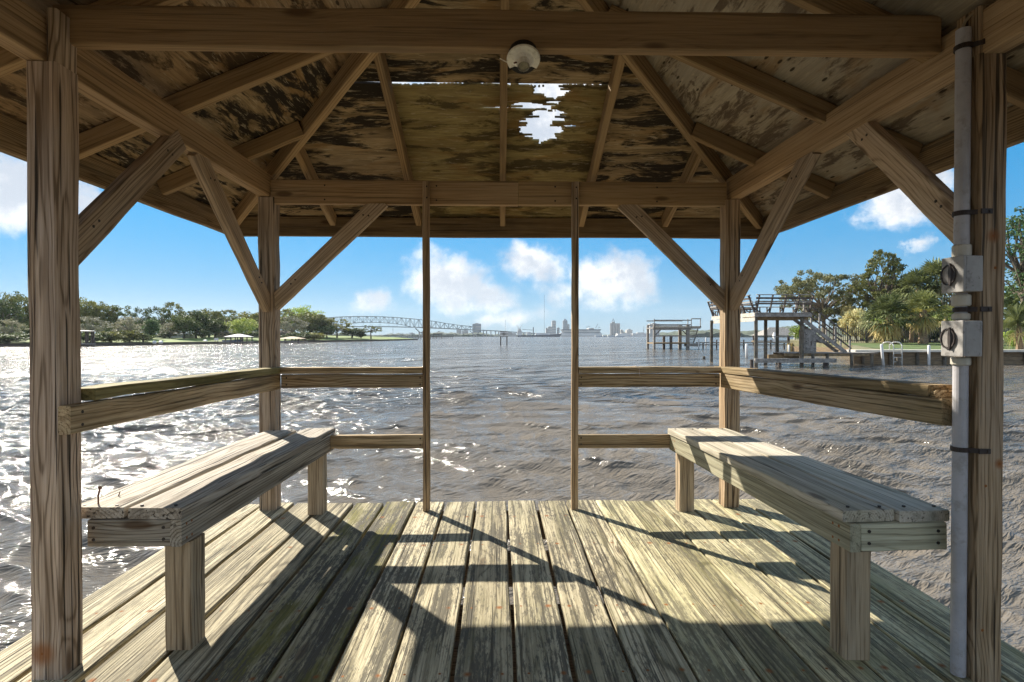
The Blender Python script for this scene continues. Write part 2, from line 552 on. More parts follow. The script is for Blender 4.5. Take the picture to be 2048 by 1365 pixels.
# ================================================================== WATER
def build_water():
    rng = np.random.default_rng(3)
    ang = np.concatenate([np.radians(np.linspace(-180, -62, 16)[:-1]), np.radians(np.linspace(-62, 62, 900)), np.radians(np.linspace(62, 180, 16)[1:])])
    px = np.concatenate([np.linspace(620, 352, 18)[:-1], np.linspace(352, 0.9, 330)])
    r = np.concatenate([[0.6], 525 * (H - WATER) / px, [2500, 5000, 14000, 40000]])
    A, R = np.meshgrid(ang, r)
    X, Y = R * np.sin(A), R * np.cos(A)
    dr = np.gradient(r)[:, None] * np.ones_like(A)
    dt = (np.radians(124 / 900) * R)
    Z = np.zeros_like(X)
    DX = np.zeros_like(X); DY = np.zeros_like(X)
    wind = math.radians(205)                     # waves run towards the camera and a little left
    for i in range(90):
        lam = 0.28 * (9.0 / 0.28) ** ((i + .5) / 90)
        th = wind + rng.normal(0, .48)
        k = 2 * math.pi / lam
        amp = 0.0175 * lam ** 0.80 * rng.uniform(.5, 1.25) * (1.0 if lam < 2.6 else (2.6 / lam) ** 1.1)
        kx, ky = math.sin(th) * k, math.cos(th) * k
        ph = kx * X + ky * Y + rng.uniform(0, 6.28)
        # a slow group pattern keeps crests from running on for ever
        grp = 0.55 + 0.45 * np.sin(X * ky / 6.1 - Y * kx / 7.3 + rng.uniform(0, 6.28)) * np.sin(ph / 9.0 + rng.uniform(0, 6.28))
        proj = np.abs(math.sin(th) * np.sin(A) + math.cos(th) * np.cos(A))
        sp = np.maximum(dr * proj, dt * np.sqrt(np.maximum(0, 1 - proj ** 2)))
        fade = np.clip((lam / np.maximum(sp, 1e-6) - 2.2) / 3.0, 0, 1)
        Z += amp * fade * grp * np.cos(ph)
        DX -= amp * .9 * fade * grp * math.sin(th) * np.sin(ph)
        DY -= amp * .9 * fade * grp * math.cos(th) * np.sin(ph)
    calm = np.clip((R - 1.0) / 2.0, 0, 1)
    V = np.stack([X + DX * calm, Y + DY * calm, WATER + Z * calm], -1).reshape(-1, 3)
    nr, na = R.shape
    i = np.arange((nr - 1) * (na - 1))
    a = (i // (na - 1)) * na + i % (na - 1)
    Fc = np.stack([a, a + 1, a + na + 1, a + na], -1)
    me = bpy.data.meshes.new('water')
    me.vertices.add(len(V)); me.vertices.foreach_set('co', V.astype(np.float32).ravel())
    me.loops.add(len(Fc) * 4); me.polygons.add(len(Fc))
    me.loops.foreach_set('vertex_index', Fc.astype(np.int32).ravel())
    me.polygons.foreach_set('loop_start', (np.arange(len(Fc)) * 4).astype(np.int32))
    me.polygons.foreach_set('loop_total', np.full(len(Fc), 4, np.int32))
    me.update(calc_edges=True)
    me.validate()
    me.shade_smooth()
    # how much of the chop is too fine for this mesh and left to the surface relief
    lost = np.clip((dr.ravel() - .02) / .5, 0, 1)
    at_ = me.attributes.new('fine_chop', 'FLOAT', 'POINT')
    at_.data.foreach_set('value', lost.astype(np.float32))
    m, t, bs = new_mat('river_water')
    g = t.n('ShaderNodeNewGeometry')
    ps = g.outputs['Position']
    att = t.n('ShaderNodeAttribute', attribute_name='fine_chop')
    rot = t.n('ShaderNodeVectorRotate', rotation_type='Z_AXIS')
    t.put(rot.inputs['Vector'], ps); rot.inputs['Angle'].default_value = math.radians(-22)
    pr = rot.outputs[0]
    big = t.noise(t.v('MULTIPLY', pr, (.05, .13, 1)), 1.0, 4.0, .65)
    n1 = t.noise(t.v('MULTIPLY', pr, (.75, 1.9, 1)), 1.0, 4.0, .58, .5)
    n2 = t.noise(t.v('MULTIPLY', pr, (2.4, 8.0, 1)), 1.0, 3.0, .55, .25)
    n2 = t.m('SUBTRACT', 1.0, t.m('ABSOLUTE', t.m('SUBTRACT', t.m('MULTIPLY', n2, 2.0), 1.0)))
    n3 = t.noise(t.v('MULTIPLY', pr, (9, 30, 1)), 1.0, 2.0, .55, .2)
    n0 = t.noise(t.v('MULTIPLY', pr, (.035, .10, 1)), 1.0, 3.0, .6, .4)
    f = att.outputs['Fac']
    hgt = t.m('ADD', t.m('MULTIPLY', t.m('MULTIPLY', n1, f), .42), t.m('MULTIPLY', n2, .052))
    hgt = t.m('ADD', hgt, t.m('MULTIPLY', n3, .013))
    hgt = t.m('ADD', hgt, t.m('MULTIPLY', t.m('MULTIPLY', n0, f), 1.6))
    hgt = t.m('MULTIPLY', hgt, t.step(big, .34, .66, .45, 1.5))
    b = t.n('ShaderNodeBump')
    b.inputs['Strength'].default_value = 1.0
    b.inputs['Distance'].default_value = 1.0
    t.put(b.inputs['Height'], hgt)
    # slopes of the chop that is finer than the far mesh
    sl = t.v('SUBTRACT', t.noise(t.v('MULTIPLY', pr, (.9, 1.7, 1)), 1.0, 3.0, .62, col=True), (.5, .5, .5))
    sg = t.v('SUBTRACT', t.noise(t.v('MULTIPLY', pr, (.06, .16, 1)), 1.0, 4.0, .68, col=True), (.5, .5, .5))
    sl = t.v('ADD', t.v("MULTIPLY", sl, (.30, .80, 0)), t.v('MULTIPLY', sg, (.18, .85, 0)))
    sl = t.v('MULTIPLY', sl, t.comb(f, f, 0.0))
    t.put(bs.inputs['Normal'], t.v('NORMALIZE', t.v('ADD', b.outputs[0], sl)))
    silt = t.noise(t.v('MULTIPLY', ps, (.02, .05, 1)), 1.0, 3.0, .5)
    t.put(bs.inputs['Base Color'], t.mix(t.step(silt, .35, .65), rgb((.120, .101, .080)), rgb((.148, .126, .101))))
    t.put(bs.inputs['Roughness'], t.step(f, 0.0, 1.0, .07, .16))
    bs.inputs['IOR'].default_value = 1.333
    bs.inputs['Specular IOR Level'].default_value = .42
    me.materials.append(m)
    o = bpy.data.objects.new('water', me)
    place(o, Matrix.Identity(4))
    tag(o, 'choppy brown river water reaching to the horizon', 'water', kind='structure')


build_water()

# ================================================================== DECK
JOISTS = [3.40, 2.76, 2.20, 1.94, 1.70, 1.15, .6, .05, -.5, -1.05]  # the extra close-set joist is added, to block bright water seen through gaps
PL_Y0, PL_Y1 = -1.3, 3.485
pc = (PL_Y0 + PL_Y1) / 2
rows = []
for j in (3.19, 2.76, 2.12, 1.70):
    for yy in (-.062, .05):
        rows.append((j - pc, yy + brng.uniform(-.012, .012), brng.uniform(.012, .022)))
DECKC = dict(light=(.60, .54, .385), dark=(.28, .24, .155), grey=(.52, .495, .41))
M_deck_clean = wood('deck_bleached', **DECKC, flake=.4, moss=.16, rust_rows=rows, contrast=1.15, knots=.7, crack=.8, ring=.011, bump=.8, greyamt=.4)
M_deck_flake = wood('deck_mottled', **DECKC, flake=.85, moss=.38, rust_rows=rows, contrast=1.1, knots=.7, crack=.7, ring=.010, bump=.8, greyamt=.35)
M_deck_moss = wood('deck_mossy', light=(.40, .36, .24), dark=(.17, .15, .09), grey=(.30, .29, .23), flake=.95, moss=.95, rust_rows=rows,
                   contrast=.9, knots=.7, crack=.8, ring=.010, bump=.8, mosscol=(.15, .135, .025), greyamt=.3)
M_deck_yellow = wood('deck_yellowed', light=(.60, .55, .36), dark=(.30, .265, .155), grey=(.52, .495, .38), flake=.62, moss=.42, rust_rows=rows,
                     contrast=1.05, knots=.6, crack=.7, ring=.009, bump=.7, mosscol=(.20, .19, .07), greyamt=.3)
M_joist = wood('joist_timber', (.26, .19, .13), (.13, .09, .06), (.22, .19, .17), moss=.2)
GAPS = [-1.76, -1.55, -1.35, -1.155, -.957, -.757, -.556, -.36, -.158, .047, .244, .437, .637, .838, 1.031, 1.228, 1.425, 1.622, 1.82]
deck = thing('dock_deck', (0, 1.2, WATER), 'weathered plank deck under the pavilion, bleached pale with dark mildew and moss', 'deck')
for k in range(len(GAPS) - 1):
    x0, x1 = GAPS[k], GAPS[k + 1]
    g = .020 if k < 5 else brng.uniform(.013, .019) if k < 11 else brng.uniform(.006, .011)
    mt = M_deck_clean if k in (0, 1, 2, 3) else M_deck_moss if k in (4, 5) else M_deck_flake if k < 12 else M_deck_yellow
    e = PL_Y1 + brng.uniform(-.018, .014)
    xs = brng.uniform(-.003, .003)
    board('plank', ((x0 + x1) / 2 + xs, PL_Y0, -.019), ((x0 + x1) / 2 - xs, e, -.019 + brng.uniform(-.003, .003)), (x1 - x0) - g, .038, mt, deck,
          seg=16, ch=.005, jit=.0022, label={5: 'plank covered in olive green moss'}.get(k))
for j in JOISTS:
    board('joist', (-1.72, j, -.13), (1.78, j, -.13), .042, .178, M_joist, deck, seg=6)
for sx in (-1.66, 1.72):
    board('rim_board', (sx, -1.2, -.128), (sx, 3.45, -.128), .04, .174, M_joist, deck, seg=6, off=(0, -.006))
M_pile = plain('pile_wood', (.17, .13, .09), .85, var=.4, scale=6, bump=.4, stretch=(6, 6, 1))
for (sx, sy) in ((-1.5, 3.2), (1.5, 3.2), (-1.5, 1.45), (1.5, 1.45), (-1.5, -.8), (1.5, -.8)):
    MB().tube([(sx, sy, WATER - 1.2), (sx, sy, -.22)], [.13, .12], 12).build('pile', M_pile, deck)

# ================================================================== PAVILION
M_post = wood('post_timber', (0.541, 0.426, 0.313), (0.242, 0.170, 0.104), (0.427, 0.396, 0.373), contrast=1.0, crack=.85, knots=1.0, ring=.012, bump=.8)
M_post_b = wood('post_timber_brown', (0.474, 0.342, 0.209), (0.209, 0.135, 0.071), (0.362, 0.320, 0.265), contrast=1.0, crack=.8, knots=1.0, ring=.011, bump=.8)
M_beam = wood('beam_timber', (0.400, 0.267, 0.140), (0.206, 0.128, 0.059), (0.339, 0.267, 0.178), contrast=.75, crack=.35, knots=.9, ring=.013, bump=.35)
M_raft = wood('rafter_timber', (0.427, 0.290, 0.145), (0.228, 0.142, 0.064), (0.345, 0.271, 0.174), contrast=.7, crack=.3, knots=.8, ring=.012, bump=.35)
M_rail = wood('rail_timber', (0.537, 0.410, 0.254), (0.243, 0.164, 0.082), (0.402, 0.355, 0.278), contrast=1.0, crack=.6, moss=.28, mosscol=(.12, .105, .03), ring=.012, bump=.7)
M_rail_moss = wood('rail_timber_mossy', (0.396, 0.330, 0.145), (0.172, 0.139, 0.046), (0.264, 0.244, 0.112), contrast=.8, crack=.4, moss=.85, mosscol=(.115, .10, .022), ring=.012)
M_brace = wood('brace_timber', (0.525, 0.409, 0.289), (0.262, 0.186, 0.115), (0.424, 0.372, 0.323), contrast=.85, crack=.4, knots=1.0, ring=.012, bump=.4)

M_post_near = wood('post_timber_rust', (0.643, 0.498, 0.372), (0.282, 0.196, 0.127), (0.513, 0.465, 0.452), contrast=1.0, crack=.9, knots=1.0, ring=.013, bump=.8, rust_rows=[(-.90, -.01, .055)])
M_post_right = wood('post_timber_knotty', (0.512, 0.372, 0.235), (0.223, 0.146, 0.078), (0.402, 0.349, 0.300), contrast=1.0, crack=.8, knots=1.2, ring=.012, bump=.8, rust_rows=[(-.83, -.02, .03), (-.37, -.015, .035), (-.30, .03, .022), (.42, .0, .03), (.32, .01, .02)])
pav = thing('pavilion', (0, 1.945, 0), 'open wooden dock pavilion with posts, hip roof with a torn hole, rails and knee braces', 'pavilion')
BB, BT = 1.968, 2.108       # beam bottom / top


def post(name, x0, x1, y0, y1, top, mat, z0=0.0, bow=0.0):
    return board(name, ((x0 + x1) / 2, (y0 + y1) / 2, z0), ((x0 + x1) / 2, (y0 + y1) / 2, top), x1 - x0, y1 - y0, mat, pav, up=(0, 1, 0), seg=14, ch=.006, jit=.0022, bow=bow)


LN = (-1.500, -1.405, 1.70, 1.795)
RN = (1.507, 1.597, 1.622, 1.714)
LB = (-1.515, -1.415, 3.325, 3.42)
RB = (1.437, 1.535, 3.318, 3.413)
post('post', *LN, BB, M_post_near)
post('post', *RN, BB + .021, M_post_right)
post('post', *LB, BB, M_post)
post('post', *RB, BB, M_post_b)
post('post', -1.50, -1.405, .42, .515, BB, M_post)
post('post', 1.54, 1.635, .42, .515, BB + .02, M_post_b)
# upper cheek of the notched posts, beside the beam
board('post_cheek', (-1.4215, 1.7475, BB - .002), (-1.4215, 1.7475, BT + .03), .031, .088, M_post, pav, up=(0, 1, 0), seg=2)
board('post_cheek', (1.5235, 1.668, BB + .018), (1.5235, 1.668, BT + .03), .031, .086, M_post_b, pav, up=(0, 1, 0), seg=2)
# side beams on the posts
board('beam', (-1.4755, .30, (BB + BT) / 2), (-1.4755, 3.43, (BB + BT) / 2 + .006), .070, BT - BB, M_beam, pav, seg=14, jit=.002)
board('beam', (1.590, .30, (BB + BT) / 2 + .028), (1.500, 3.43, (BB + BT) / 2 + .004), .070, BT - BB, M_beam, pav, seg=14, jit=.002)
# back beam in two lengths and the front one
board('beam', (-1.438, 3.352, 2.004), (.115, 3.352, 2.004), .042, .150, M_beam, pav, seg=10)
board('beam', (.118, 3.353, 2.005), (1.448, 3.353, 2.005), .042, .148, M_raft, pav, seg=10)
board('beam', (-1.438, .46, 2.004), (1.448, .46, 2.004), .042, .150, M_beam, pav, seg=10)
# tie beam across the middle
board('tie_beam', (-1.46, 1.782, 2.121), (1.50, 1.782, 2.127), .042, .128, M_beam, pav, seg=14, jit=.0025)
# slim posts of the opening
board('opening_post', (-.462, 3.309, 0), (-.462, 3.309, 2.062), .042, .040, M_post_b, pav, up=(0, 1, 0), seg=12, jit=.0016)
board('opening_post', (.473, 3.309, 0), (.473, 3.309, 2.066), .042, .040, M_post_b, pav, up=(0, 1, 0), seg=12, jit=.0016)
# knee braces
BRS = [((-1.43, 3.351, 1.296), (-.745, 3.351, 1.955), 'y'), ((1.46, 3.351, 1.296), (.79, 3.351, 1.955), 'y'),
       ((-1.462, 3.345, 1.283), (-1.466, 2.565, 1.99), 'x'), ((-1.452, 1.775, 1.360), (-1.460, 2.420, 1.99), 'x'),
       ((1.490, 3.335, 1.300), (1.515, 2.515, 2.005), 'x'), ((1.548, 1.690, 1.430), (1.535, 2.235, 2.01), 'x')]
for p0, p1, ax in BRS:
    up = (0, 0, 1)
    board('knee_brace', p0, p1, .036 if ax == 'y' else .045, .098, M_brace, pav, up=up, seg=8, jit=.0018)

# ---- roof
TAN = .43
TH = math.atan(TAN)
CS, SN = math.cos(TH), math.sin(TH)
CEN, HALF = Vector((0, 1.945, 0)), 1.945
Z_R, Z_S = 1.890, 1.990          # rafter underside and sheathing underside at the eave
DIRS = {'back': Vector((0, 1, 0)), 'left': Vector((-1, 0, 0)), 'right': Vector((1, 0, 0)), 'front': Vector((0, -1, 0))}


def slope_frame(d):
    Y = d * CS + Vector((0, 0, -SN)); N = d * SN + Vector((0, 0, CS))
    U = Y.cross(N)
    M = Matrix((U, Y, N)).transposed().to_4x4()
    M.translation = CEN + d * HALF + Vector((0, 0, Z_S))
    return M, U


def pt(d, u, t, z):            # point over the slope: u along the eave, t inward from it
    _, U = slope_frame(d)
    return CEN + d * (HALF - t) + U * u + Vector((0, 0, z + TAN * t))


def rafter(d, u, t0, t1, name='rafter'):
    up = .0485
    board(name, pt(d, u, t0, Z_R + up), pt(d, u, t1, Z_R + up), .040, .089, M_raft, pav, seg=8, jit=.0018)


for dn, us in (('back', (-1.22, -.595, .02, .60, 1.22)), ('left', (-1.30, -.72, -.105, .485, 1.105)), ('right', (-1.09, -.46, .105, .72, 1.30)), ('front', (-1.2, -.6, 0, .6, 1.2))):
    for u in us:
        rafter(DIRS[dn], u, .012, HALF - abs(u) - .03)
for sx in (-1, 1):
    for sy in (1, -1):
        a = CEN + Vector((sx * (HALF - .015), sy * (HALF - .015), Z_R + .05 + TAN * .015))
        b = CEN + Vector((sx * .02, sy * .02, Z_R + .05 + TAN * (HALF - .02)))
        board('hip_rafter', a, b, .042, .112, M_raft, pav, seg=10, jit=.002)
M_fascia = wood('fascia_timber', (0.326, 0.232, 0.124), (0.163, 0.105, 0.050), (0.252, 0.203, 0.136), contrast=.9, crack=.5, moss=.3, mosscol=(.05, .045, .03))
for dn, d in DIRS.items():
    _, U = slope_frame(d)
    e = CEN + d * (HALF + .022)
    ln = HALF + .003 if dn in ('left', 'right') else HALF + .043
    board('fascia', e - U * ln + Vector((0, 0, 1.902)), e + U * ln + Vector((0, 0, 1.902)), .038, .142, M_fascia, pav, seg=12, jit=.003)

M_ply_dark = plywood('plywood_mouldy', (0.485, 0.347, 0.179), (0.224, 0.156, 0.075), (0.033, 0.025, 0.016), pale=.10, dirt=.95)
M_ply_olive = plywood('plywood_olive', (0.365, 0.286, 0.113), (0.229, 0.166, 0.064), (0.065, 0.047, 0.018), pale=.05, dirt=.68)
M_ply_left = plywood('plywood_brown', (0.385, 0.256, 0.133), (0.242, 0.154, 0.076), (0.050, 0.032, 0.017), pale=.35, dirt=.72, slots=.9)
M_ply_right = plywood('plywood_grey', (0.448, 0.379, 0.269), (0.328, 0.261, 0.167), (0.088, 0.059, 0.038), pale=.5, dirt=.66, slots=.9)


def clip(poly, a, b, c):          # keep a*u + b*t <= c
    out = []
    for i in range(len(poly)):
        p, q = poly[i], poly[(i + 1) % len(poly)]
        dp, dq = a * p[0] + b * p[1] - c, a * q[0] + b * q[1] - c
        if dp <= 0: out.append(p)
        if dp * dq < 0:
            f = dp / (dp - dq)
            out.append((p[0] + (q[0] - p[0]) * f, p[1] + (q[1] - p[1]) * f))
    return out


def sheet(dn, u0, u1, t0, t1, mat, holes=None, label=None):
    d = DIRS[dn]
    M, U = slope_frame(d)
    poly = [(u0, t0), (u1, t0), (u1, t1), (u0, t1)]
    poly = clip(poly, 1, 1, HALF - .002)
    poly = clip(poly, -1, 1, HALF - .002)
    th = .014
    mb = MB()
    if holes is None:
        p3 = [Vector((u, -t / CS, 0)) for u, t in poly]
        mb.prism(p3, (0, 0, th))
    else:
        du, dt = .0055, .0026
        us = [p[0] for p in poly]; ts = [p[1] for p in poly]
        nu, nt = int((max(us) - min(us)) / du), int((max(ts) - min(ts)) / dt)
        ua = np.linspace(min(us), max(us), nu + 1); ta = np.linspace(min(ts), max(ts), nt + 1)
        keep = np.ones((nt, nu), bool)
        uc, tcn = (ua[:-1] + ua[1:]) / 2, (ta[:-1] + ta[1:]) / 2
        UC, TC = np.meshgrid(uc, tcn)
        keep &= (UC + TC < HALF) & (-UC + TC < HALF)
        keep &= ~holes(UC, TC)
        vid = {}

        def vtx(i, j, top):
            k = (i, j, top)
            if k not in vid:
                vid[k] = len(mb.v)
                wv = .0025 * math.sin(ua[j] * 19 + ta[i] * 33)
                mb.v.append((ua[j], -ta[i] / CS, (th if top else 0) + wv * 0.5))
            return vid[k]
        for i in range(nt):
            for j in range(nu):
                if not keep[i, j]: continue
                mb.f.append((vtx(i, j, 0), vtx(i, j + 1, 0), vtx(i + 1, j + 1, 0), vtx(i + 1, j, 0)))
                mb.f.append((vtx(i, j, 1), vtx(i + 1, j, 1), vtx(i + 1, j + 1, 1), vtx(i, j + 1, 1)))
                for di, dj, e in ((-1, 0, ((i, j), (i, j + 1))), (1, 0, ((i + 1, j + 1), (i + 1, j))), (0, -1, ((i + 1, j), (i, j))), (0, 1, ((i, j + 1), (i + 1, j + 1)))):
                    ii, jj = i + di, j + dj
                    if not (0 <= ii < nt and 0 <= jj < nu) or not keep[ii, jj]:
                        (a0, a1), (b0, b1) = e
                        mb.f.append((vtx(a0, a1, 0), vtx(a0, a1, 1), vtx(b0, b1, 1), vtx(b0, b1, 0)))
    me = bpy.data.meshes.new('plywood_sheet')
    me.from_pydata([tuple(v) for v in mb.v], [], mb.f)
    me.update()
    bm = bmesh.new(); bm.from_mesh(me); bmesh.ops.recalc_face_normals(bm, faces=bm.faces); bm.to_mesh(me); bm.free()
    me.materials.append(mat)
    o = bpy.data.objects.new('plywood_sheet', me)
    place(o, M, pav)
    if label: o['label'] = label
    return o


hr = np.random.default_rng(11)
JAG = {}


def frayed(T, seed, amp):
    """torn edge: every few millimetres of slope the strand ends somewhere else"""
    q = T / .0085
    k = np.floor(q).astype(int)
    tri = 1 - np.abs((q - k) * 2 - 1)              # every strand runs out to a point
    kk = k - k.min()
    if seed not in JAG: JAG[seed] = np.random.default_rng(seed).uniform(-1, 1, 4000)
    j = JAG[seed]
    sgn = 1.0 if seed % 2 else -1.0
    return amp * (sgn * np.abs(j[kk % 4000]) ** 1.5 * 2.4 * tri + j[(kk // 4 + 900) % 4000] * .5)


def hole_centre(U, T):
    y = 3.89 - T
    h = np.zeros_like(U, bool)

    def blob(cx, cy, rx, ry, seed, amp):
        v = np.clip(1 - ((y - cy) / ry) ** 2, 0, None)
        half = rx * np.sqrt(v)
        return (np.abs(y - cy) < ry) & (U > cx - half + frayed(T, seed * 2 + 1, amp)) & (U < cx + half + frayed(T, seed * 2 + 40, amp))
    h |= blob(.255, 3.105, .135, .135, 1, .045)
    h |= blob(.335, 3.035, .10, .045, 3, .06)
    h |= blob(.295, 2.915, .065, .075, 4, .05)
    h |= blob(.27, 2.865, .12, .05, 5, .05)
    h |= blob(.16, 2.962, .13, .026, 6, .05)
    h |= blob(-.02, 2.975, .12, .008, 8, .05)
    h |= blob(.40, 3.095, .09, .012, 9, .04)
    h |= blob(.25, 3.32, .07, .007, 12, .03)
    h |= blob(-.16, 2.87, .018, .008, 13, .008)
    h |= blob(-.09, 3.22, .02, .006, 14, .012)
    h |= blob(-.085, 3.275, .025, .005, 15, .012)
    # ragged upper edge of the sheet at the joint
    h |= (y < 2.833 + .005 * np.sin(U * 9) + frayed(U * .4, 21, .004)) & (U > -.575) & (U < .56) & ~((U > .055) & (U < .10))
    return h


def hole_left(U, T):
    y = 3.89 - T
    h = (np.abs(y - 3.605 - frayed(U * .3, 31, .004)) < .004) & (U > -.93) & (U < -.62)
    h |= (np.hypot((U + 1.02) / 1.9, y - 3.60) < .016 + frayed(U * .5, 32, .006))
    h |= (np.hypot((U + .70) / 2.6, y - 3.60) < .017 + frayed(U * .5, 33, .007))
    return h


sheet('back', -1.95, -.597, -.035, 1.058, M_ply_dark, hole_left)
sheet('back', -.594, .603, -.035, 1.062, M_ply_olive, hole_centre, label='rotted olive brown plywood sheet with a torn hole')
sheet('back', .606, 1.95, -.035, 1.064, M_ply_dark)
sheet('back', -1.0, 1.0, 1.070, 1.95, M_ply_dark)
for dn, mt in (('left', M_ply_left), ('right', M_ply_right), ('front', M_ply_left)):
    c1 = .485 if dn == 'left' else .105
    c2 = -.72 if dn == 'left' else -1.09
    sheet(dn, -1.95, c2 - .002, -.035, 1.064, mt)
    sheet(dn, c2 + .002, c1 - .002, -.035, 1.064, mt)
    sheet(dn, c1 + .002, 1.95, -.035, 1.064, mt if dn != 'left' else M_ply_dark)
    sheet(dn, -1.0, 1.0, 1.0643, 1.95, mt)

# ---- rails
board('rail_board', (-1.3845, 1.698, .832), (-1.3845, 3.296, .815), .039, .091, M_rail, pav, seg=10, jit=.002)
board('rail_cap', (-1.408, 1.80, .9035), (-1.408, 3.385, .8825), .090, .040, M_rail_moss, pav, seg=10, jit=.003)
board('rail_board', (1.470, 1.690, .848), (1.418, 3.296, .815), .039, .088, M_rail, pav, seg=10, jit=.002)
board('rail_cap', (1.486, 1.735, .9145), (1.436, 3.385, .8825), .092, .040, M_rail, pav, seg=10, jit=.002)
board('rail_block', (1.486, 1.716, .9), (1.486, 1.734, .9), .07, .034, M_rail, pav, seg=2)
for sx, x0, x1 in ((-1, -1.362, -.484), (1, 1.395, .495)):
    board('rail_board', (x0, 3.318, .817), (x1, 3.318, .817), .038, .083, M_rail, pav, seg=8, jit=.0018)
    board('rail_cap', (x0 - sx * (-.002), 3.322, .8835), (x1, 3.322, .8835), .088, .037, M_rail, pav, seg=8, jit=.0018)
board('lower_rail', (-1.085, 3.318, .4345), (-.484, 3.318, .4345), .038, .083, M_rail, pav, seg=6)
board('lower_rail', (1.105, 3.318, .430), (.495, 3.318, .430), .038, .083, M_rail, pav, seg=6)

# ================================================================== BENCHES
M_bench_l = wood('bench_bleached', (0.622, 0.568, 0.490), (0.298, 0.251, 0.196), (0.522, 0.509, 0.504), contrast=1.0, crack=.9, knots=.8, ring=.010, bump=.8, greyamt=.5)
M_bench_r = wood('bench_grey', (0.602, 0.555, 0.458), (0.320, 0.284, 0.222), (0.462, 0.437, 0.407), contrast=.8, crack=.6, knots=.8, ring=.011, bump=.6, moss=.2, mosscol=(.26, .25, .11))
NAILS = [(x, z, .008, 1) for x in (-.745, -.715, .735, .705) for z in (-.025, .024)]
M_bench_f = wood('bench_apron', (0.455, 0.414, 0.340), (0.205, 0.167, 0.121), (0.390, 0.380, 0.369), contrast=1.0, crack=.6, knots=1.0, ring=.013, bump=.6, rust_rows=NAILS)
M_apron_r = wood('bench_apron_pale', (0.552, 0.529, 0.391), (0.276, 0.253, 0.172), (0.483, 0.483, 0.380), contrast=.9, crack=.4, knots=1.1, ring=.016, bump=.5, rust_rows=NAILS)
M_leg = wood('bench_leg', (0.508, 0.402, 0.274), (0.241, 0.169, 0.100), (0.406, 0.358, 0.294), contrast=.95, crack=.6, knots=.8, ring=.011, bump=.6)
M_nail = plain('rusty_nail', (.12, .05, .025), .8, var=.3, scale=90)


def bench(label, seat, legs, apron_x, ends, mats, tops):
    b = thing('bench', ((seat[0][0].x + seat[1][0].x) / 2, (seat[0][0].y + seat[0][1].y) / 2, 0), label, 'bench', 'benches along the pavilion sides')
    ms, mf = mats
    for i, (p0, p1) in enumerate(seat):
        board('seat_plank', p0, p1, .182, .038, ms, b, seg=12, jit=.0022, bow=.003)
    board('apron', *apron_x, .039, .094, mf, b, seg=10, jit=.0015)
    for e0, e1 in ends:
        board('end_board', e0, e1, .039, .092, mf, b, seg=5)
    for lx0, lx1, ly0, ly1 in legs:
        board('leg', ((lx0 + lx1) / 2, (ly0 + ly1) / 2, 0), ((lx0 + lx1) / 2, (ly0 + ly1) / 2, tops), lx1 - lx0, ly1 - ly0, M_leg, b, up=(0, 1, 0), seg=5, ch=.005)
    return b


V = Vector
bl = bench('long bleached plank bench on the left, below the mossy rail',
           [(V((-1.374, 1.815, .496)), V((-1.368, 3.318, .491))), (V((-1.176, 1.812, .493)), V((-1.146, 3.372, .491)))],
           [(-1.172, -1.078, 1.852, 1.94), (-1.183, -1.090, 3.243, 3.33)],
           (V((-1.108, 1.812, .425)), V((-1.076, 3.36, .423))),
           [(V((-1.405, 1.834, .425)), V((-1.128, 1.834, .425))), (V((-1.410, 3.29, .424)), V((-1.10, 3.29, .424)))], (M_bench_l, M_bench_f), .379)
MB().tube([(-1.395, 1.85, .50), (-1.397, 1.853, .545), (-1.388, 1.85, .572)], .0028, 6).tube([(-1.390, 1.85, .571), (-1.386, 1.85, .575)], .006, 8).build('nail', M_nail, bl)
MB().tube([(-1.40, 1.95, .505), (-1.385, 1.94, .53)], .002, 5).build('nail', M_nail, bl)
br = bench('long grey plank bench on the right, beside the pipe post',
           [(V((1.243, 1.738, .492)), V((1.161, 3.32, .491))), (V((1.438, 1.738, .489)), V((1.352, 3.312, .491)))],
           [(1.169, 1.258, 1.742, 1.83), (1.121, 1.212, 3.237, 3.325)],
           (V((1.187, 1.722, .422)), V((1.098, 3.315, .423))),
           [(V((1.209, 1.742, .422)), V((1.50, 1.742, .426))), (V((1.13, 3.29, .424)), V((1.44, 3.29, .424)))], (M_bench_r, M_apron_r), .376)

# ================================================================== LAMP HOLDER under the tie beam
M_black = plain('black_plastic', (.018, .016, .015), .5, var=.2, scale=20)
M_porc = plain('aged_porcelain', (.80, .75, .63), .35, var=.12, scale=30, var2=(.62, .57, .45), spec=.5)
M_brass = plain('tarnished_socket', (.22, .20, .15), .4, .7, var=.3, scale=40)
lamp = thing('lamp_holder', (.078, 1.775, 2.057), 'broken white porcelain lamp holder on black box under the tie beam', 'lamp')
ly, lx, lz = 1.755, .078, 2.020
MB().tube([(lx, 1.785, 2.058), (lx, 1.778, 2.042), (lx, ly + .012, lz + .004)], [.049, .051, .050], 20).build('junction_box', M_black, lamp)
tilt = Matrix.Rotation(math.radians(-24), 4, 'X')
mb = MB()
ang = [math.radians(a) for a in range(146, 402, 8)]          # a piece of the rim is broken off
prof = [(.056, .0), (.054, -.006), (.034, -.010), (.022, -.022)]
vs = []
for a in ang:
    for r_, z_ in prof:
        v = tilt @ Vector((r_ * math.cos(a), r_ * math.sin(a), z_))
        vs.append((lx + v.x, ly + v.y, lz + v.z))
for a in ang:
    v = tilt @ Vector((.020 * math.cos(a), .020 * math.sin(a), .004)); vs.append((lx + v.x, ly + v.y, lz + v.z))
fs = []
n_ = len(prof)
for i in range(len(ang) - 1):
    for k in range(n_ - 1):
        fs.append((i * n_ + k, i * n_ + k + 1, (i + 1) * n_ + k + 1, (i + 1) * n_ + k))
    b0 = len(ang) * n_
    fs.append((i * n_, (i + 1) * n_, b0 + i + 1, b0 + i))
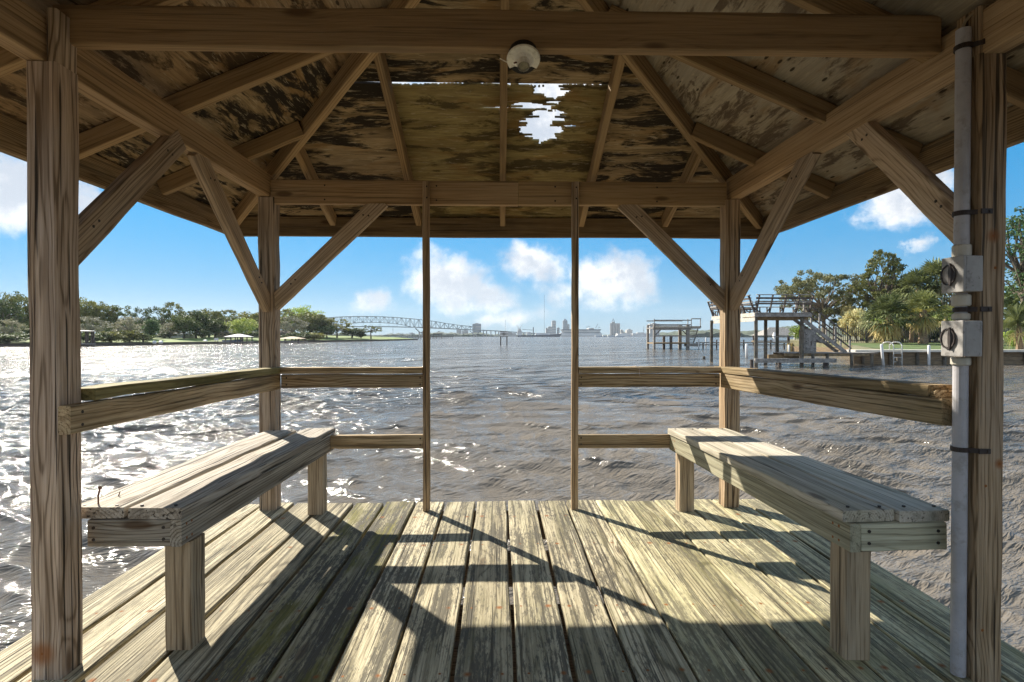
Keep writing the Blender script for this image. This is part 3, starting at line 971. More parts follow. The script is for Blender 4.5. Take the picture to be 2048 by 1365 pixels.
mb.add(vs, fs)
mb.build('porcelain_disc', M_porc, lamp)
so = []
for z_ in (-.004, -.040):
    v = tilt @ Vector((0, -.004, z_)); so.append((lx + v.x, ly + v.y, lz + v.z))
MB().tube(so, [.024, .0195], 16, cap=False).build('socket_collar', M_porc, lamp)
so2 = []
for z_ in (-.006, -.036):
    v = tilt @ Vector((0, -.004, z_)); so2.append((lx + v.x, ly + v.y, lz + v.z))
MB().tube(so2, [.0165, .0165], 16).build('screw_socket', M_brass, lamp)
v = [Vector((lx, ly, lz)) + tilt @ Vector((.031 * math.cos(a) - .012, .03 + .004 * math.sin(a), -.0105)) for a in (0, 1)]
MB().bar(Vector((lx - .024, ly - .026, lz - .0235)), Vector((lx - .031, ly - .016, lz - .0215)), .006, .003).build('screw_slot', M_nail, lamp)
MB().bar((lx - .055, ly + .01, lz - .005), (lx - .078, ly + .02, lz + .012), .003, .003).build('wire_stub', M_porc, lamp)

# ================================================================== CONDUIT with two switch boxes on the right post
M_pvc = plain('grey_conduit', (.40, .385, .40), .45, var=.12, scale=9, spec=.4, var2=(.33, .31, .30))
M_fit = plain('beige_fitting', (.50, .46, .38), .5, var=.1, scale=12)
M_strap = plain('dark_strap', (.035, .024, .02), .6, var=.3, scale=30)
M_box = plain('weathered_box', (.33, .315, .30), .55, var=.14, scale=14, var2=(.20, .185, .175), bump=.4)
M_knob = plain('dark_knob', (.045, .035, .032), .45, var=.3, scale=30)
M_dial = plain('dial_plate', (.26, .24, .225), .5, var=.2, scale=60)
M_wire = plain('wire', (.36, .29, .19), .5, var=.2, scale=30)
PX, PY, PR = 1.4845, 1.658, .0205
con = thing('electrical_conduit', (PX, PY, 0), 'grey plastic conduit with two switch boxes clamped to the right post', 'conduit')
for z0, z1 in ((.004, 1.012), (1.382, 2.080)):
    MB().tube([(PX, PY, z0), (PX, PY, (z0 + z1) / 2), (PX, PY, z1)], PR, 20).build('pipe', M_pvc, con, smooth=False)
MB().tube([(PX, PY, 1.15), (PX, PY, 1.24)], .0165, 16).build('pipe', M_pvc, con)
for z0, z1, rr in ((1.005, 1.031, .0265), (1.350, 1.392, .0255), (1.195, 1.232, .0255), (1.151, 1.172, .024)):
    MB().tube([(PX, PY, z0), (PX, PY, z0 + .004), (PX, PY, z1 - .004), (PX, PY, z1)], [rr - .003, rr, rr, rr - .003], 14).build('fitting', M_fit, con)
for z in (2.022, 1.492, .735, 1.184):
    mb = MB()
    rr = .0235 if z != 1.184 else .0205
    pts = [(PX + rr * math.cos(a), PY + rr * math.sin(a)) for a in [math.radians(x) for x in range(60, 301, 20)]]
    prev = None
    for x, y in pts:
        if prev: mb.bar((prev[0], prev[1], z), (x, y, z), .003, .015)
        prev = (x, y)
    mb.bar((prev[0], prev[1], z), (1.520, 1.6195, z), .003, .015)
    mb.box((1.512, 1.6175, z - .008), (1.548, 1.6215, z + .008))
    mb.tube([(1.540, 1.618, z), (1.540, 1.6145, z)], .0045, 8)
    mb.build('strap', M_strap, con)


def rounded_box(name, lo, hi, r, mat, parent):
    me = bpy.data.meshes.new(name)
    bm = bmesh.new()
    bmesh.ops.create_cube(bm, size=1.0)
    c = [(a + b) / 2 for a, b in zip(lo, hi)]; s = [b - a for a, b in zip(lo, hi)]
    for v in bm.verts: v.co = Vector((v.co.x * s[0], v.co.y * s[1], v.co.z * s[2]))
    bmesh.ops.bevel(bm, geom=list(bm.edges), offset=r, segments=2, affect='EDGES', profile=.6)
    bm.to_mesh(me); bm.free()
    me.materials.append(mat)
    o = bpy.data.objects.new(name, me)
    return place(o, Matrix.Translation(Vector(c)), parent)


for zc in (1.294, 1.091):
    bx = rounded_box('switch_box', (1.4465, 1.600, zc - .056), (1.502, 1.678, zc + .056), .004, M_box, con)
    cv = rounded_box('cover', (1.4375, 1.598, zc - .057), (1.4465 - .0012, 1.680, zc + .057), .0028, M_box, bx)
    # dial: plate, frame ring and the thick lens shaped handle
    yk = 1.640
    mb = MB()
    mb.tube([(1.4378, yk + .010, zc), (1.4345, yk + .010, zc)], .027, 20)
    mb.build('dial_plate', M_dial, bx)
    mb = MB()
    ring = []
    for a in range(0, 360, 20):
        ring.append((1.4335, yk + .010 + .026 * math.cos(math.radians(a)), zc + .031 * math.sin(math.radians(a))))
    for i in range(len(ring)):
        mb.bar(ring[i], ring[(i + 1) % len(ring)], .004, .004, up=(1, 0, 0))
    mb.build('dial_ring', M_knob, bx)
    mb = MB()
    prof = [(-.036, .001), (-.027, .006), (-.013, .0095), (0, .0105), (.013, .0095), (.027, .006), (.036, .001)]
    vs, fs = [], []
    for z_, hw in prof:
        vs += [(1.4348, yk - hw, zc + z_), (1.4348, yk + hw, zc + z_), (1.4290, yk + hw * .5, zc + z_), (1.4290, yk - hw * .5, zc + z_)]
    for i in range(len(prof) - 1):
        for k in range(4):
            a, b = i * 4 + k, i * 4 + (k + 1) % 4
            fs.append((a, b, b + 4, a + 4))
    fs += [(0, 3, 2, 1), tuple((len(prof) - 1) * 4 + k for k in range(4))]
    mb.add(vs, fs).build('handle', M_knob, bx)
mb = MB()
for k, dxk in enumerate((-.007, .002, .009)):
    mb = MB()
    pts = []
    for i in range(9):
        f = i / 8
        pts.append((PX + dxk + .13 * f ** 1.8, PY + .012 * k - .02 * f, 2.06 + .11 * f ** .6 + .012 * k * f))
    mb.tube(pts, .0042, 6).build('wire', M_wire, con)

# paint marks on the right rail and a bit of string on the back rail
M_string = plain('string', (.62, .50, .45), .8, var=.1)
s0 = Vector((.868, 3.286, .903))
tag(MB().tube([s0 + Vector((-.03, .03, .002)), s0 + Vector((-.012, -.004, .008)), s0 + Vector((.006, -.012, -.004)), s0 + Vector((.008, -.009, -.045)), s0 + Vector((.012, -.009, -.06))], .0013, 5)
    .build('string', M_string), 'short frayed pale string hanging over the right back rail', 'string')

# nail heads at the joints
M_nailh = plain('nail_head', (.045, .032, .024), .6, var=.4, scale=200)
nm_ = MB().tube([(0, 0, -.004), (0, 0, .0012)], .0055, 8)
NAIL_ME = bpy.data.meshes.new('nail_head'); NAIL_ME.from_pydata(nm_.v, [], nm_.f); NAIL_ME.update(); NAIL_ME.materials.append(M_nailh)


def nail(p, nrm, parent):
    q_ = Vector(nrm).to_track_quat('Z', 'Y').to_matrix().to_4x4()
    q_.translation = Vector(p)
    place(bpy.data.objects.new('nail_head', NAIL_ME), q_, parent)


for sx, xx in ((-1, -1.3645), (1, 1.4505)):
    for z in (.81, .852): nail((xx if sx < 0 else 1.4505, 1.745, z), (-sx, 0, 0), pav)
for z in (.795, .838):
    for x in (-1.33, -.50, .512, 1.37): nail((x, 3.2985, z), (0, -1, 0), pav)
for z in (.415, .455):
    for x in (-.50, .512): nail((x, 3.2985, z), (0, -1, 0), pav)
for x in (-.462, .473):
    for z in (1.96, 2.03): nail((x + .006, 3.2885, z), (0, -1, 0), pav)
for (a, b_, ax) in BRS:
    a, b_ = Vector(a), Vector(b_)
    for f in (.17, .21, .83, .88):
        p = a.lerp(b_, f) + Vector((0, 0, .018 if int(f * 100) % 2 else -.02))
        if ax == 'y': nail(p + Vector((0, -.0185, 0)), (0, -1, 0), pav)
        else: nail(p + Vector((-.0235 if p.x > 0 else .0235, 0, 0)), (-1 if p.x > 0 else 1, 0, 0), pav)
for x in (-1.1, -.4, .35, 1.0):
    for z in (1.955, 2.045): nail((x, 3.3305, z), (0, -1, 0), pav)
for b_, xs_, y_, yf in ((bl, (-1.43, -1.32, -1.235, -1.12), 1.835, 3.30), (br, (1.19, 1.30, 1.385, 1.49), 1.765, 3.28)):
    for i, x in enumerate(xs_):
        nail((x, y_, .5165), (0, 0, 1), b_)
        nail((x + (.0 if b_ is bl else -.085) + (.02 if b_ is bl else 0), yf, .5125), (0, 0, 1), b_)
for x in (-1.385, -1.15):
    for z in (.405, .445): nail((x, 1.8135, z), (0, -1, 0), bl)
for x in (1.235, 1.47):
    for z in (.405, .445): nail((x, 1.7215, z), (0, -1, 0), br)

# ================================================================== VEGETATION BUILDERS
M_bark = plain('bark', (.12, .095, .07), .9, var=.4, scale=5, bump=.3, stretch=(3, 3, 1))
M_bark_pale = plain('bark_pale', (.24, .20, .16), .9, var=.35, scale=5, stretch=(3, 3, 1))
FOL = {
    'dark': foliage('leaves_dark', (0.061, 0.087, 0.030), (0.162, 0.196, 0.065)),
    'olive': foliage('leaves_olive', (0.109, 0.126, 0.035), (0.283, 0.273, 0.083)),
    'grey': foliage('leaves_grey', (0.186, 0.186, 0.131), (0.370, 0.348, 0.261)),
    'bright': foliage('leaves_bright', (0.162, 0.251, 0.048), (0.413, 0.500, 0.120)),
    'lime': foliage('leaves_lime', (0.217, 0.304, 0.065), (0.587, 0.620, 0.196)),
    'airy': foliage('leaves_airy', (.095, .105, .050), (.26, .26, .135)),
    'pine': foliage('leaves_pine', (0.043, 0.091, 0.035), (0.131, 0.207, 0.074)),
    'palm': foliage('palm_leaves', (0.050, 0.075, 0.026), (0.26, 0.28, 0.11), .25),
    'palm_dry': foliage('palm_dry', (0.348, 0.229, 0.099), (0.620, 0.566, 0.283), .2),
    'palm_gold': foliage('palm_gold', (0.620, 0.435, 0.065), (0.620, 0.620, 0.174), .3),
    'dry': foliage('leaves_dry', (0.435, 0.336, 0.131), (0.620, 0.620, 0.370), .3),
}


def quads_mesh(name, V4, mat):
    V4 = np.asarray(V4, np.float32).reshape(-1, 3)
    nf = len(V4) // 4
    me = bpy.data.meshes.new(name)
    me.vertices.add(len(V4)); me.vertices.foreach_set('co', V4.ravel())
    me.loops.add(nf * 4); me.polygons.add(nf)
    me.loops.foreach_set('vertex_index', np.arange(nf * 4, dtype=np.int32))
    me.polygons.foreach_set('loop_start', np.arange(nf, dtype=np.int32) * 4)
    me.polygons.foreach_set('loop_total', np.full(nf, 4, np.int32))
    me.update(calc_edges=True)
    me.materials.append(mat)
    return me


def leaf_cloud(rng, centers, radii, per, leaf, flat=.75):
    n = len(centers)
    C = np.repeat(np.asarray(centers), per, 0)
    Rr = np.repeat(np.asarray(radii), per)
    d = rng.normal(0, 1, (n * per, 3)); d /= np.linalg.norm(d, axis=1)[:, None]
    rad = Rr * rng.uniform(.15, 1, n * per) ** .5
    P = C + d * rad[:, None] * np.array([1, 1, flat])
    a = rng.normal(0, 1, (n * per, 3)); a /= np.linalg.norm(a, axis=1)[:, None]
    b = np.cross(a, rng.normal(0, 1, (n * per, 3))); b /= np.linalg.norm(b, axis=1)[:, None]
    s = leaf * rng.uniform(.6, 1.4, n * per)[:, None]
    return np.stack([P - a * s, P - b * s * .55, P + a * s, P + b * s * .55], 1)


TREES = {}


def tree_meshes(key, seed, height, spread, trunk_h, clumps, per, leaf, fol, crown_r=.16, airy=0.0, pointy=0.0, bark=None, limb_n=14, lean=0.0):
    if key in TREES: return TREES[key]
    rng = np.random.default_rng(seed)
    zc, rz, rx = (height + trunk_h * .8) / 2, (height - trunk_h * .8) / 2, spread / 2
    cs, rs = [], []
    lobes = rng.normal(0, 1, (7, 3)); lobes /= np.linalg.norm(lobes, axis=1)[:, None]; lam = rng.uniform(.75, 1.1, 7)
    while len(cs) < clumps:
        d = rng.normal(0, 1, 3); d /= np.linalg.norm(d)
        k = np.max((lobes @ d) * lam)
        k = .62 + .38 * np.clip(k, 0, 1)
        r = rng.uniform(.25 + .3 * airy, 1) ** .6 * k
        p = np.array([d[0] * rx * r, d[1] * rx * r, zc + d[2] * rz * r])
        if pointy:
            f = (p[2] - trunk_h * .8) / (height - trunk_h * .8)
            sc = (1 - pointy * f)
            p[0] *= sc; p[1] *= sc
        if p[2] < trunk_h * .7: continue
        cs.append(p); rs.append(height * crown_r * rng.uniform(.55, 1.15) * (1 - .45 * airy))
    cs = np.array(cs); rs = np.array(rs)
    crown = quads_mesh('crown', leaf_cloud(rng, cs, rs, per, leaf), FOL[fol])
    mb = MB()
    r0 = max(.16, height * .028)
    base = [Vector((0, 0, -.3)), Vector((lean * .2, .05, trunk_h * .5)), Vector((lean, .1, trunk_h)), Vector((lean * 1.1, .1, trunk_h + (height - trunk_h) * .45))]
    mb.tube(base, [r0 * 1.25, r0, r0 * .8, r0 * .3], 7)
    order = rng.permutation(len(cs))[:limb_n]
    for i in order:
        c = Vector(cs[i])
        s = base[2] + Vector((0, 0, (height - trunk_h) * rng.uniform(-.05, .25)))
        mid = s.lerp(c, .5) + Vector((rng.normal(0, .05) * height, rng.normal(0, .05) * height, rng.uniform(-.02, .06) * height))
        mb.tube([s, mid, c], [r0 * .42, r0 * .26, r0 * .08], 5, cap=False)
    me = bpy.data.meshes.new('trunk')
    me.from_pydata(mb.v, [], mb.f); me.update()
    me.materials.append(bark or M_bark)
    TREES[key] = (me, crown)
    return TREES[key]


def tree(name, loc, key, label, h_scale=1.0, w_scale=1.0, rot=0.0, group=None, cat='tree'):
    t_, c_ = TREES[key]
    th = thing(name, loc, label, cat, group, rot)
    for nm, me in (('trunk', t_), ('crown', c_)):
        o = bpy.data.objects.new(nm, me)
        place(o, WORLD[th] @ Matrix.Diagonal((w_scale, w_scale, h_scale, 1)), th)
    return th


tree_meshes('round', 1, 10, 10, 2.2, 70, 60, .27, 'olive')
tree_meshes('round_dark', 2, 10, 9, 2.0, 75, 60, .26, 'dark')
tree_meshes('open', 3, 11, 9, 3.6, 44, 48, .22, 'dark', airy=.8, crown_r=.13)
tree_meshes('open_olive', 4, 11, 9.5, 3.2, 50, 50, .23, 'olive', airy=.7, crown_r=.14)
tree_meshes('bare', 5, 9, 10, 2.0, 70, 34, .20, 'grey', airy=.5, crown_r=.15, bark=M_bark_pale, limb_n=26)
tree_meshes('lime', 6, 8, 9, 2.0, 60, 60, .22, 'lime')
tree_meshes('bright', 7, 11, 10, 2.4, 80, 60, .25, 'bright')
tree_meshes('spread', 8, 9, 12, 2.4, 44, 46, .22, 'olive', airy=.8, crown_r=.13, limb_n=26)
tree_meshes('cedar', 9, 9, 4.5, 1.0, 60, 50, .22, 'pine', pointy=.6)
tree_meshes('umbrella', 10, 8, 9, 3.6, 34, 46, .20, 'olive', airy=.9, crown_r=.12, limb_n=18)
tree_meshes('bush', 11, 3, 4, .3, 34, 50, .17, 'olive', crown_r=.25)
tree_meshes('bush_dark', 12, 3, 4, .3, 34, 50, .17, 'dark', crown_r=.25)
tree_meshes('shore_oak', 13, 14, 19, 4.2, 150, 90, .19, 'airy', airy=.75, crown_r=.10, limb_n=60, bark=M_bark_pale)
tree_meshes('tiered', 14, 15.5, 10.5, 3.5, 130, 46, .19, 'olive', airy=.95, pointy=.5, crown_r=.085, limb_n=60)
tree_meshes('tall_pine', 15, 19, 8, 6, 80, 42, .17, 'pine', airy=.7, pointy=.35, crown_r=.075, limb_n=50)
tree_meshes('hedge', 16, 3.2, 5.0, .3, 70, 60, .15, 'bright', crown_r=.20)
tree_meshes('hedge_dark', 17, 3.2, 5.0, .3, 70, 60, .15, 'dark', crown_r=.20)
tree_meshes('dry_clump', 18, 4.2, 4.2, .3, 60, 60, .19, 'dry', crown_r=.17)


def fan_frond(rng, base, dirn, stalk, fan, droop, nleaf=13):
    """one fan palm leaf: blades spread from the end of a stalk"""
    quads = []
    d = dirn.normalized()
    side = d.cross(Vector((0, 0, 1)))
    if side.length < .05: side = Vector((1, 0, 0))
    side.normalize(); upv = side.cross(d)
    tip = base + d * stalk + Vector((0, 0, -droop * stalk * .4))
    s2 = side * .03
    quads.append([base - s2, base + s2, tip + s2, tip - s2])
    for k in range(nleaf):
        a = math.radians(-100 + 200 * k / (nleaf - 1) + rng.uniform(-4, 4))
        v = (d * math.cos(a) + side * math.sin(a) + upv * rng.uniform(-.12, .18)).normalized()
        L = fan * rng.uniform(.75, 1.08) * (.72 + .28 * math.cos(a))
        wv = v.cross(upv).normalized() * fan * .050
        mid = tip + v * L * .55
        end = tip + v * L + Vector((0, 0, -droop * L * .55))
        quads.append([tip - wv * .4, mid - wv, mid + wv, tip + wv * .4])
        quads.append([mid - wv, end, end + wv * .15, mid + wv])
    return quads


def feather_frond(rng, base, dirn, length, droop, leafl, n=34):
    quads = []
    d = dirn.normalized()
    side = d.cross(Vector((0, 0, 1))); side.normalize()
    prev = base
    for i in range(1, n + 1):
        f = i / n
        p = base + d * length * f + Vector((0, 0, length * (.25 * f - droop * f * f)))
        quads.append([prev + side * .025, prev - side * .025, p - side * .02, p + side * .02])
        ll = leafl * (.5 + 1.6 * f * (1 - f)) * rng.uniform(.8, 1.1)
        for s in (-1, 1):
            e = p + side * s * ll * .45 + d * ll * .25 + Vector((0, 0, -ll * .8))
            wv = d * .04
            quads.append([p - wv, e - wv * .2, e + wv * .2, p + wv])
        prev = p
    return quads


def palm(loc, label, trunk_h, lean, seed, fronds=34, fan=1.25, stalk=1.0, dry=14, rad=.24, kind='fan', gold=False):
    rng = random.Random(seed)
    th = thing('palm_tree', loc, label, 'palm tree', 'palm trees on the right shore')
    loc = Vector(loc)
    pts, rr = [], []
    for i in range(9):
        f = i / 8
        pts.append(loc + Vector((lean[0] * f * f, lean[1] * f * f, -.2 + (trunk_h + .2) * f)))
        rr.append(rad * (1.25 - .35 * f) * (1.06 if i % 2 else .95))
    MB().tube(pts, rr, 9).build('trunk', M_palm_trunk, th)
    top = pts[-1]
    q = []
    for i in range(fronds):
        az_ = i * 2.39996 + rng.uniform(-.2, .2)
        e = math.radians(85 - 105 * ((i + .5) / fronds) + rng.uniform(-8, 8))
        d = Vector((math.cos(az_) * math.cos(e), math.sin(az_) * math.cos(e), math.sin(e)))
        dr = .25 + .5 * (i / fronds)
        if kind == 'fan': q += fan_frond(rng, top, d, stalk * rng.uniform(.85, 1.15), fan, dr)
        else: q += feather_frond(rng, top, d, stalk * 2.6, .55 + .3 * (i / fronds), fan * .7)
    me = quads_mesh('fronds', [[tuple(v - loc) for v in qq] for qq in q], FOL['palm'])
    place(bpy.data.objects.new('fronds', me), WORLD[th], th)
    if dry:
        q = []
        for i in range(dry):
            az_ = i * 2.39996 * 1.7 + rng.uniform(-.3, .3)
            e = math.radians(rng.uniform(-72, -25))
            d = Vector((math.cos(az_) * math.cos(e), math.sin(az_) * math.cos(e), math.sin(e)))
            q += fan_frond(rng, top - Vector((0, 0, .15)), d, stalk * .7, fan * .85, .7, 9)
        me = quads_mesh('dead_fronds', [[tuple(v - loc) for v in qq] for qq in q], FOL['palm_dry'])
        place(bpy.data.objects.new('dead_fronds', me), WORLD[th], th)
    if gold:
        q = feather_frond(rng, top, Vector((-.93, -.35, .10)), 4.4, .42, 1.0, 40) + feather_frond(rng, top, Vector((.8, -.5, .3)), 3.6, .5, .9, 34)
        me = quads_mesh('yellow_frond', [[tuple(v - loc) for v in qq] for qq in q], FOL['palm_gold'])
        o = place(bpy.data.objects.new('yellow_frond', me), WORLD[th], th)
        o['label'] = 'drooping yellow feather frond'
    return th


# ================================================================== RIGHT SHORE
M_grass = plain('lawn', (.085, .125, .035), .9, var=.35, scale=.5, world_co=True, var2=(.16, .15, .06))
M_sand = plain('shore_soil', (.20, .18, .10), .9, var=.3, scale=.7, world_co=True, var2=(.12, .135, .045))
M_conc = plain('pale_concrete', (.62, .58, .50), .8, var=.12, scale=1.2)
M_wallb = plain('bulkhead_wood', (.23, .165, .10), .85, var=.35, scale=3, stretch=(.4, .4, 4))
M_dockg = plain('dock_grey', (.30, .275, .25), .85, var=.35, scale=3.5, var2=(.17, .15, .135))
M_dockp = plain('dock_pale', (.56, .50, .42), .85, var=.25, scale=4, var2=(.28, .23, .18))
M_dockd = plain('dock_dark', (.105, .085, .075), .85, var=.4, scale=3.5)
M_dockb = plain('dock_brown', (.25, .175, .095), .85, var=.3, scale=3)
M_pilew = plain('pile_wet', (.14, .115, .09), .85, var=.45, scale=2.5, var2=(.15, .17, .13))
M_white = plain('white_paint', (.74, .72, .70), .6, var=.1, scale=3)
M_iron = plain('black_iron', (.03, .03, .03), .5, var=.2)
M_steel = plain('steel_tube', (.55, .54, .52), .35, .6, var=.1)
M_palm_trunk = plain('palm_trunk', (.28, .20, .13), .9, var=.45, scale=5, bump=.4, stretch=(1, 1, 3))
M_yellow = plain('yellow_boards', (.50, .36, .13), .8, var=.2, scale=3)


def gz_right(x, y):
    return -.33 + .5 * min(1.0, max(0.0, (y - 49) / 22)) + .002 * max(0, y - 71)


mb = MB()
xs = [0, 3, 8, 14, 24, 40, 70, 120]
line = [(33.2, 48.9), (40.9, 60), (52.4, 77), (51, 91.2), (66, 118), (105, 180), (190, 330)]
V_, F_ = [], []
for (sx, sy) in line:
    for k in xs:
        x, y = sx + k, sy + (0 if sy < 49 else k * .05)
        V_.append((x, y, gz_right(x, y) + random.Random(int(x * 7 + y * 13)).uniform(0, .05) * (sy > 49)))
n = len(xs)
for i in range(len(line) - 1):
    for k in range(n - 1):
        F_.append((i * n + k, i * n + k + 1, (i + 1) * n + k + 1, (i + 1) * n + k))
b0 = len(V_)
for i, (sx, sy) in enumerate(line): V_.append((sx, sy, WATER - 1))
for i in range(len(line) - 1): F_.append((i * n, (i + 1) * n, b0 + i + 1, b0 + i))
mb.add(V_, F_)
tag(mb.build('ground', M_sand, org=(0, 0, 0)), 'low sandy garden ground of the right shore behind the seawall', 'ground', kind='structure')

sw = thing('seawall', (60, 48.6, WATER), 'timber seawall with a pale cap along the right shore', 'seawall')
MB().box((33.0, 48.0, -.42), (140, 49.3, -.22)).build('cap', M_conc, sw)
for k in range(5):
    MB().box((33.2, 48.52 + .012 * (k % 2), WATER - .9 + k * .42), (140, 48.75, WATER - .9 + k * .42 + .40)).build('plank', M_wallb, sw)
for k in range(18):
    x = 34.0 + k * 2.6
    MB().tube([(x, 48.4, WATER - 1.2), (x, 48.4, -.46)], .13, 8).build('pile', M_pilew, sw)
lw = MB()
lw.add([(37.5, 50.2, gz_right(38, 50.2) + .03), (140, 50.2, gz_right(38, 50.2) + .03), (140, 69, gz_right(38, 69) + .04), (45, 69, gz_right(38, 69) + .04)], [(0, 1, 2, 3)])
tag(lw.build('lawn', M_grass, org=(0, 0, 0)), 'strip of thin grass between seawall and iron fence', 'lawn', kind='structure')
yb = thing('bulkhead', (52, 90, WATER), 'yellow board bulkhead seen under the dock stairs', 'bulkhead')
for k in range(26):
    f = k / 25
    x, y = 50.3 + f * 9.5, 90.5 - f * .5
    MB().box((x - .17, y - .03, WATER - .5), (x + .17, y + .05, -.25 + .03 * (k % 3))).build('board', M_yellow, yb)

for a, b_ in (((33.2, 48.75), (40.9, 60)), ((40.9, 60), (52.4, 77)), ((52.4, 77), (51, 90.3))):
    for k in range(4):
        MB().bar((a[0] - .14 - .01 * (k % 2), a[1], WATER - .6 + k * .42), (b_[0] - .14 - .01 * (k % 2), b_[1], WATER - .6 + k * .42), .12, .40).build('plank', M_wallb, sw)

# iron fence
fz = .2
fe = thing('iron_fence', (55, 70, gz_right(55, 70)), 'black iron picket fence in front of the palms', 'fence')
zb = gz_right(55, 70)
for z in (zb + .25, zb + 1.85):
    MB().box((44.5, 69.97, z), (78, 70.03, z + .06)).build('rail', M_iron, fe)
mb = MB()
k = 44.5
while k < 78:
    mb.box((k - .03, 69.975, zb + .05), (k + .03, 70.025, zb + 2.15)); k += .25
tag(mb.build('picket', M_iron, fe), kind='stuff')
for k in range(14):
    x = 44.5 + k * 2.55
    MB().box((x - .045, 69.94, zb - .1), (x + .045, 70.06, zb + 2.3)).build('post', M_iron, fe)

# palms, oak and the rest of the garden
def gp(px, d, dz=0.0):
    x = at(px, 672, d).x
    return (x, d, gz_right(x, d) + dz)


palm(gp(1786, 66), 'thick leaning palm with a skirt of dead fronds, nearest the swim ladder', 3.6, (-.6, 0), 3, fronds=56, fan=1.9, stalk=1.8, dry=34, rad=.36)
palm(gp(1846, 66), 'stout palm with a drooping yellow frond, left of the switch boxes', 4.3, (.0, 0), 4, fronds=44, fan=1.7, stalk=1.6, dry=26, rad=.44, gold=True)
palm(gp(1823, 70), 'slim pale palm trunk between the two thick palms', 4.0, (.1, 0), 5, fronds=24, fan=1.2, stalk=1.0, dry=8, rad=.22)
palm(gp(1832, 80), 'tall palm rising behind the yellow frond palm', 8.2, (.2, 0), 6, fronds=54, fan=2.1, stalk=1.8, dry=22, rad=.26)
palm(gp(1872, 80), 'tallest palm, its crown meeting the right roof brace', 9.8, (-.1, 0), 7, fronds=54, fan=2.1, stalk=1.8, dry=20, rad=.26)
palm(gp(1896, 72), 'short palm trunk beside the lower switch box', 3.6, (-.3, 0), 8, fronds=22, fan=1.3, stalk=1.0, dry=18, rad=.22)
palm(gp(2040, 50), 'low feathery palm at the right edge of the picture', 2.6, (-.3, 0), 9, fronds=26, fan=1.5, stalk=1.2, dry=4, rad=.25, kind='feather')
palm(gp(1668, 95), 'small green fan palm left of the dry banana clump', 3.1, (0, 0), 10, fronds=30, fan=.9, stalk=.5, dry=0, rad=.16)
tree('oak_tree', gp(1648, 96), 'shore_oak', 'spreading pale oak with open crown behind the dock stairs', .98, .98, .4)
tree('garden_tree', gp(1768, 86), 'tiered', 'tall dark tree with layered branches left of the palms', 1.03, .95, 1.0)
tree('garden_tree', gp(1725, 92), 'open_olive', 'loose olive tree between the oak and the layered tree', .95, 1.0, 2.0)
tree('garden_tree', gp(1800, 95), 'round_dark', 'dense dark crown filling the gap behind the tall palms', 1.15, 1.2, 2.0)
tree('garden_tree', gp(1890, 92), 'open_olive', 'loose green crown behind the upper switch box', 1.2, 1.1, .5)
tree('pine_tree', gp(2052, 62), 'tall_pine', 'tall dark pine at the right edge of the picture', .92, 1.0, .7)
tree('garden_tree', gp(2075, 75), 'round_dark', 'dark leafy crown low behind the right edge palm', 1.0, 1.2, .2)
for k, (px, d, key, lab, hs, ws) in enumerate([
        (1714, 80, 'dry_clump', 'tall straw coloured banana clump beside the dock stairs', 1.25, 1.0),
        (1702, 90, 'dry_clump', 'straw coloured dry clump behind the stair handrail', 1.5, .9),
        (1735, 72, 'dry_clump', 'low yellow shrub at the left end of the iron fence', .75, .8),
        (1752, 73, 'hedge', 'bright green hedge shrub behind the left fence panel', .9, .9),
        (1772, 75, 'hedge', 'bright shrub left of the thick leaning palm', 1.1, 1.0),
        (1803, 74, 'hedge_dark', 'dark shrub right of the thick leaning palm', 1.2, 1.0),
        (1860, 74, 'hedge_dark', 'dark shrub right of the stout palm', 1.1, 1.0),
        (1884, 76, 'hedge', 'light green shrub left of the lower switch box', 1.4, 1.1),
        (1908, 74, 'hedge', 'light green shrub behind the lower switch box', 1.2, 1.0),
        (1918, 80, 'hedge_dark', 'dark shrub behind the pipe post', 1.7, 1.1),
        (1832, 77, 'hedge', 'pale hedge between the slim and the stout palm', .9, 1.0),
        (1790, 82, 'hedge_dark', 'tall dark shrub behind the thick leaning palm', 1.9, 1.4),
        (1760, 84, 'hedge_dark', 'tall dark shrub below the layered tree', 1.7, 1.3),
        (1856, 84, 'hedge_dark', 'tall dark shrub behind the stout palm', 2.0, 1.4),
        (2045, 56, 'hedge', 'small green shrub at the right edge above the seawall', .6, .7),
        (1604, 104, 'hedge', 'yellow green bush on the shore under the boat dock', 1.0, .9)]):
    tree('shrub', gp(px, d), key, lab, hs, ws, k * 1.3, 'garden shrubs on the right shore', 'shrub')

# ---- the two level boat dock (upper deck with flared benches, stairs, locker)
bd = thing('boat_dock', (24, 49, WATER), 'old two level boat dock with flared upper benches and a staircase', 'dock')
DX0, DX1, DY0, DY1, DZ = 22.1, 26.9, 45.0, 54.2, 3.12
for (x, y) in ((22.3, 45.25), (26.35, 45.25), (24.3, 47.5), (22.3, 49.6), (21.95, 54.0), (26.5, 53.8), (26.5, 49.6)):
    MB().tube([(x, y, WATER - 1.5), (x, y, WATER + 1.0), (x, y, DZ - .42)], [.17, .155, .145], 9).build('pile', M_pilew, bd)
for k in range(22):
    y = DY0 + .1 + k * (DY1 - DY0 - .2) / 21
    MB().box((DX0 + .06, y - .19, DZ - .05), (DX1 - .06, y + .19, DZ)).build('deck_plank', M_dockg, bd)
MB().box((DX0, DY0 - .05, DZ - .38), (DX1 + .1, DY0 + .03, DZ - .02)).build('front_fascia', M_dockg, bd)
MB().box((DX0 + .1, DY0 + .3, DZ - .62), (DX1, DY0 + .42, DZ - .1)).build('joist', M_dockb, bd)
MB().box((DX0 + .1, DY0 + 2.4, DZ - .62), (DX1, DY0 + 2.5, DZ - .1)).build('joist', M_dockb, bd)
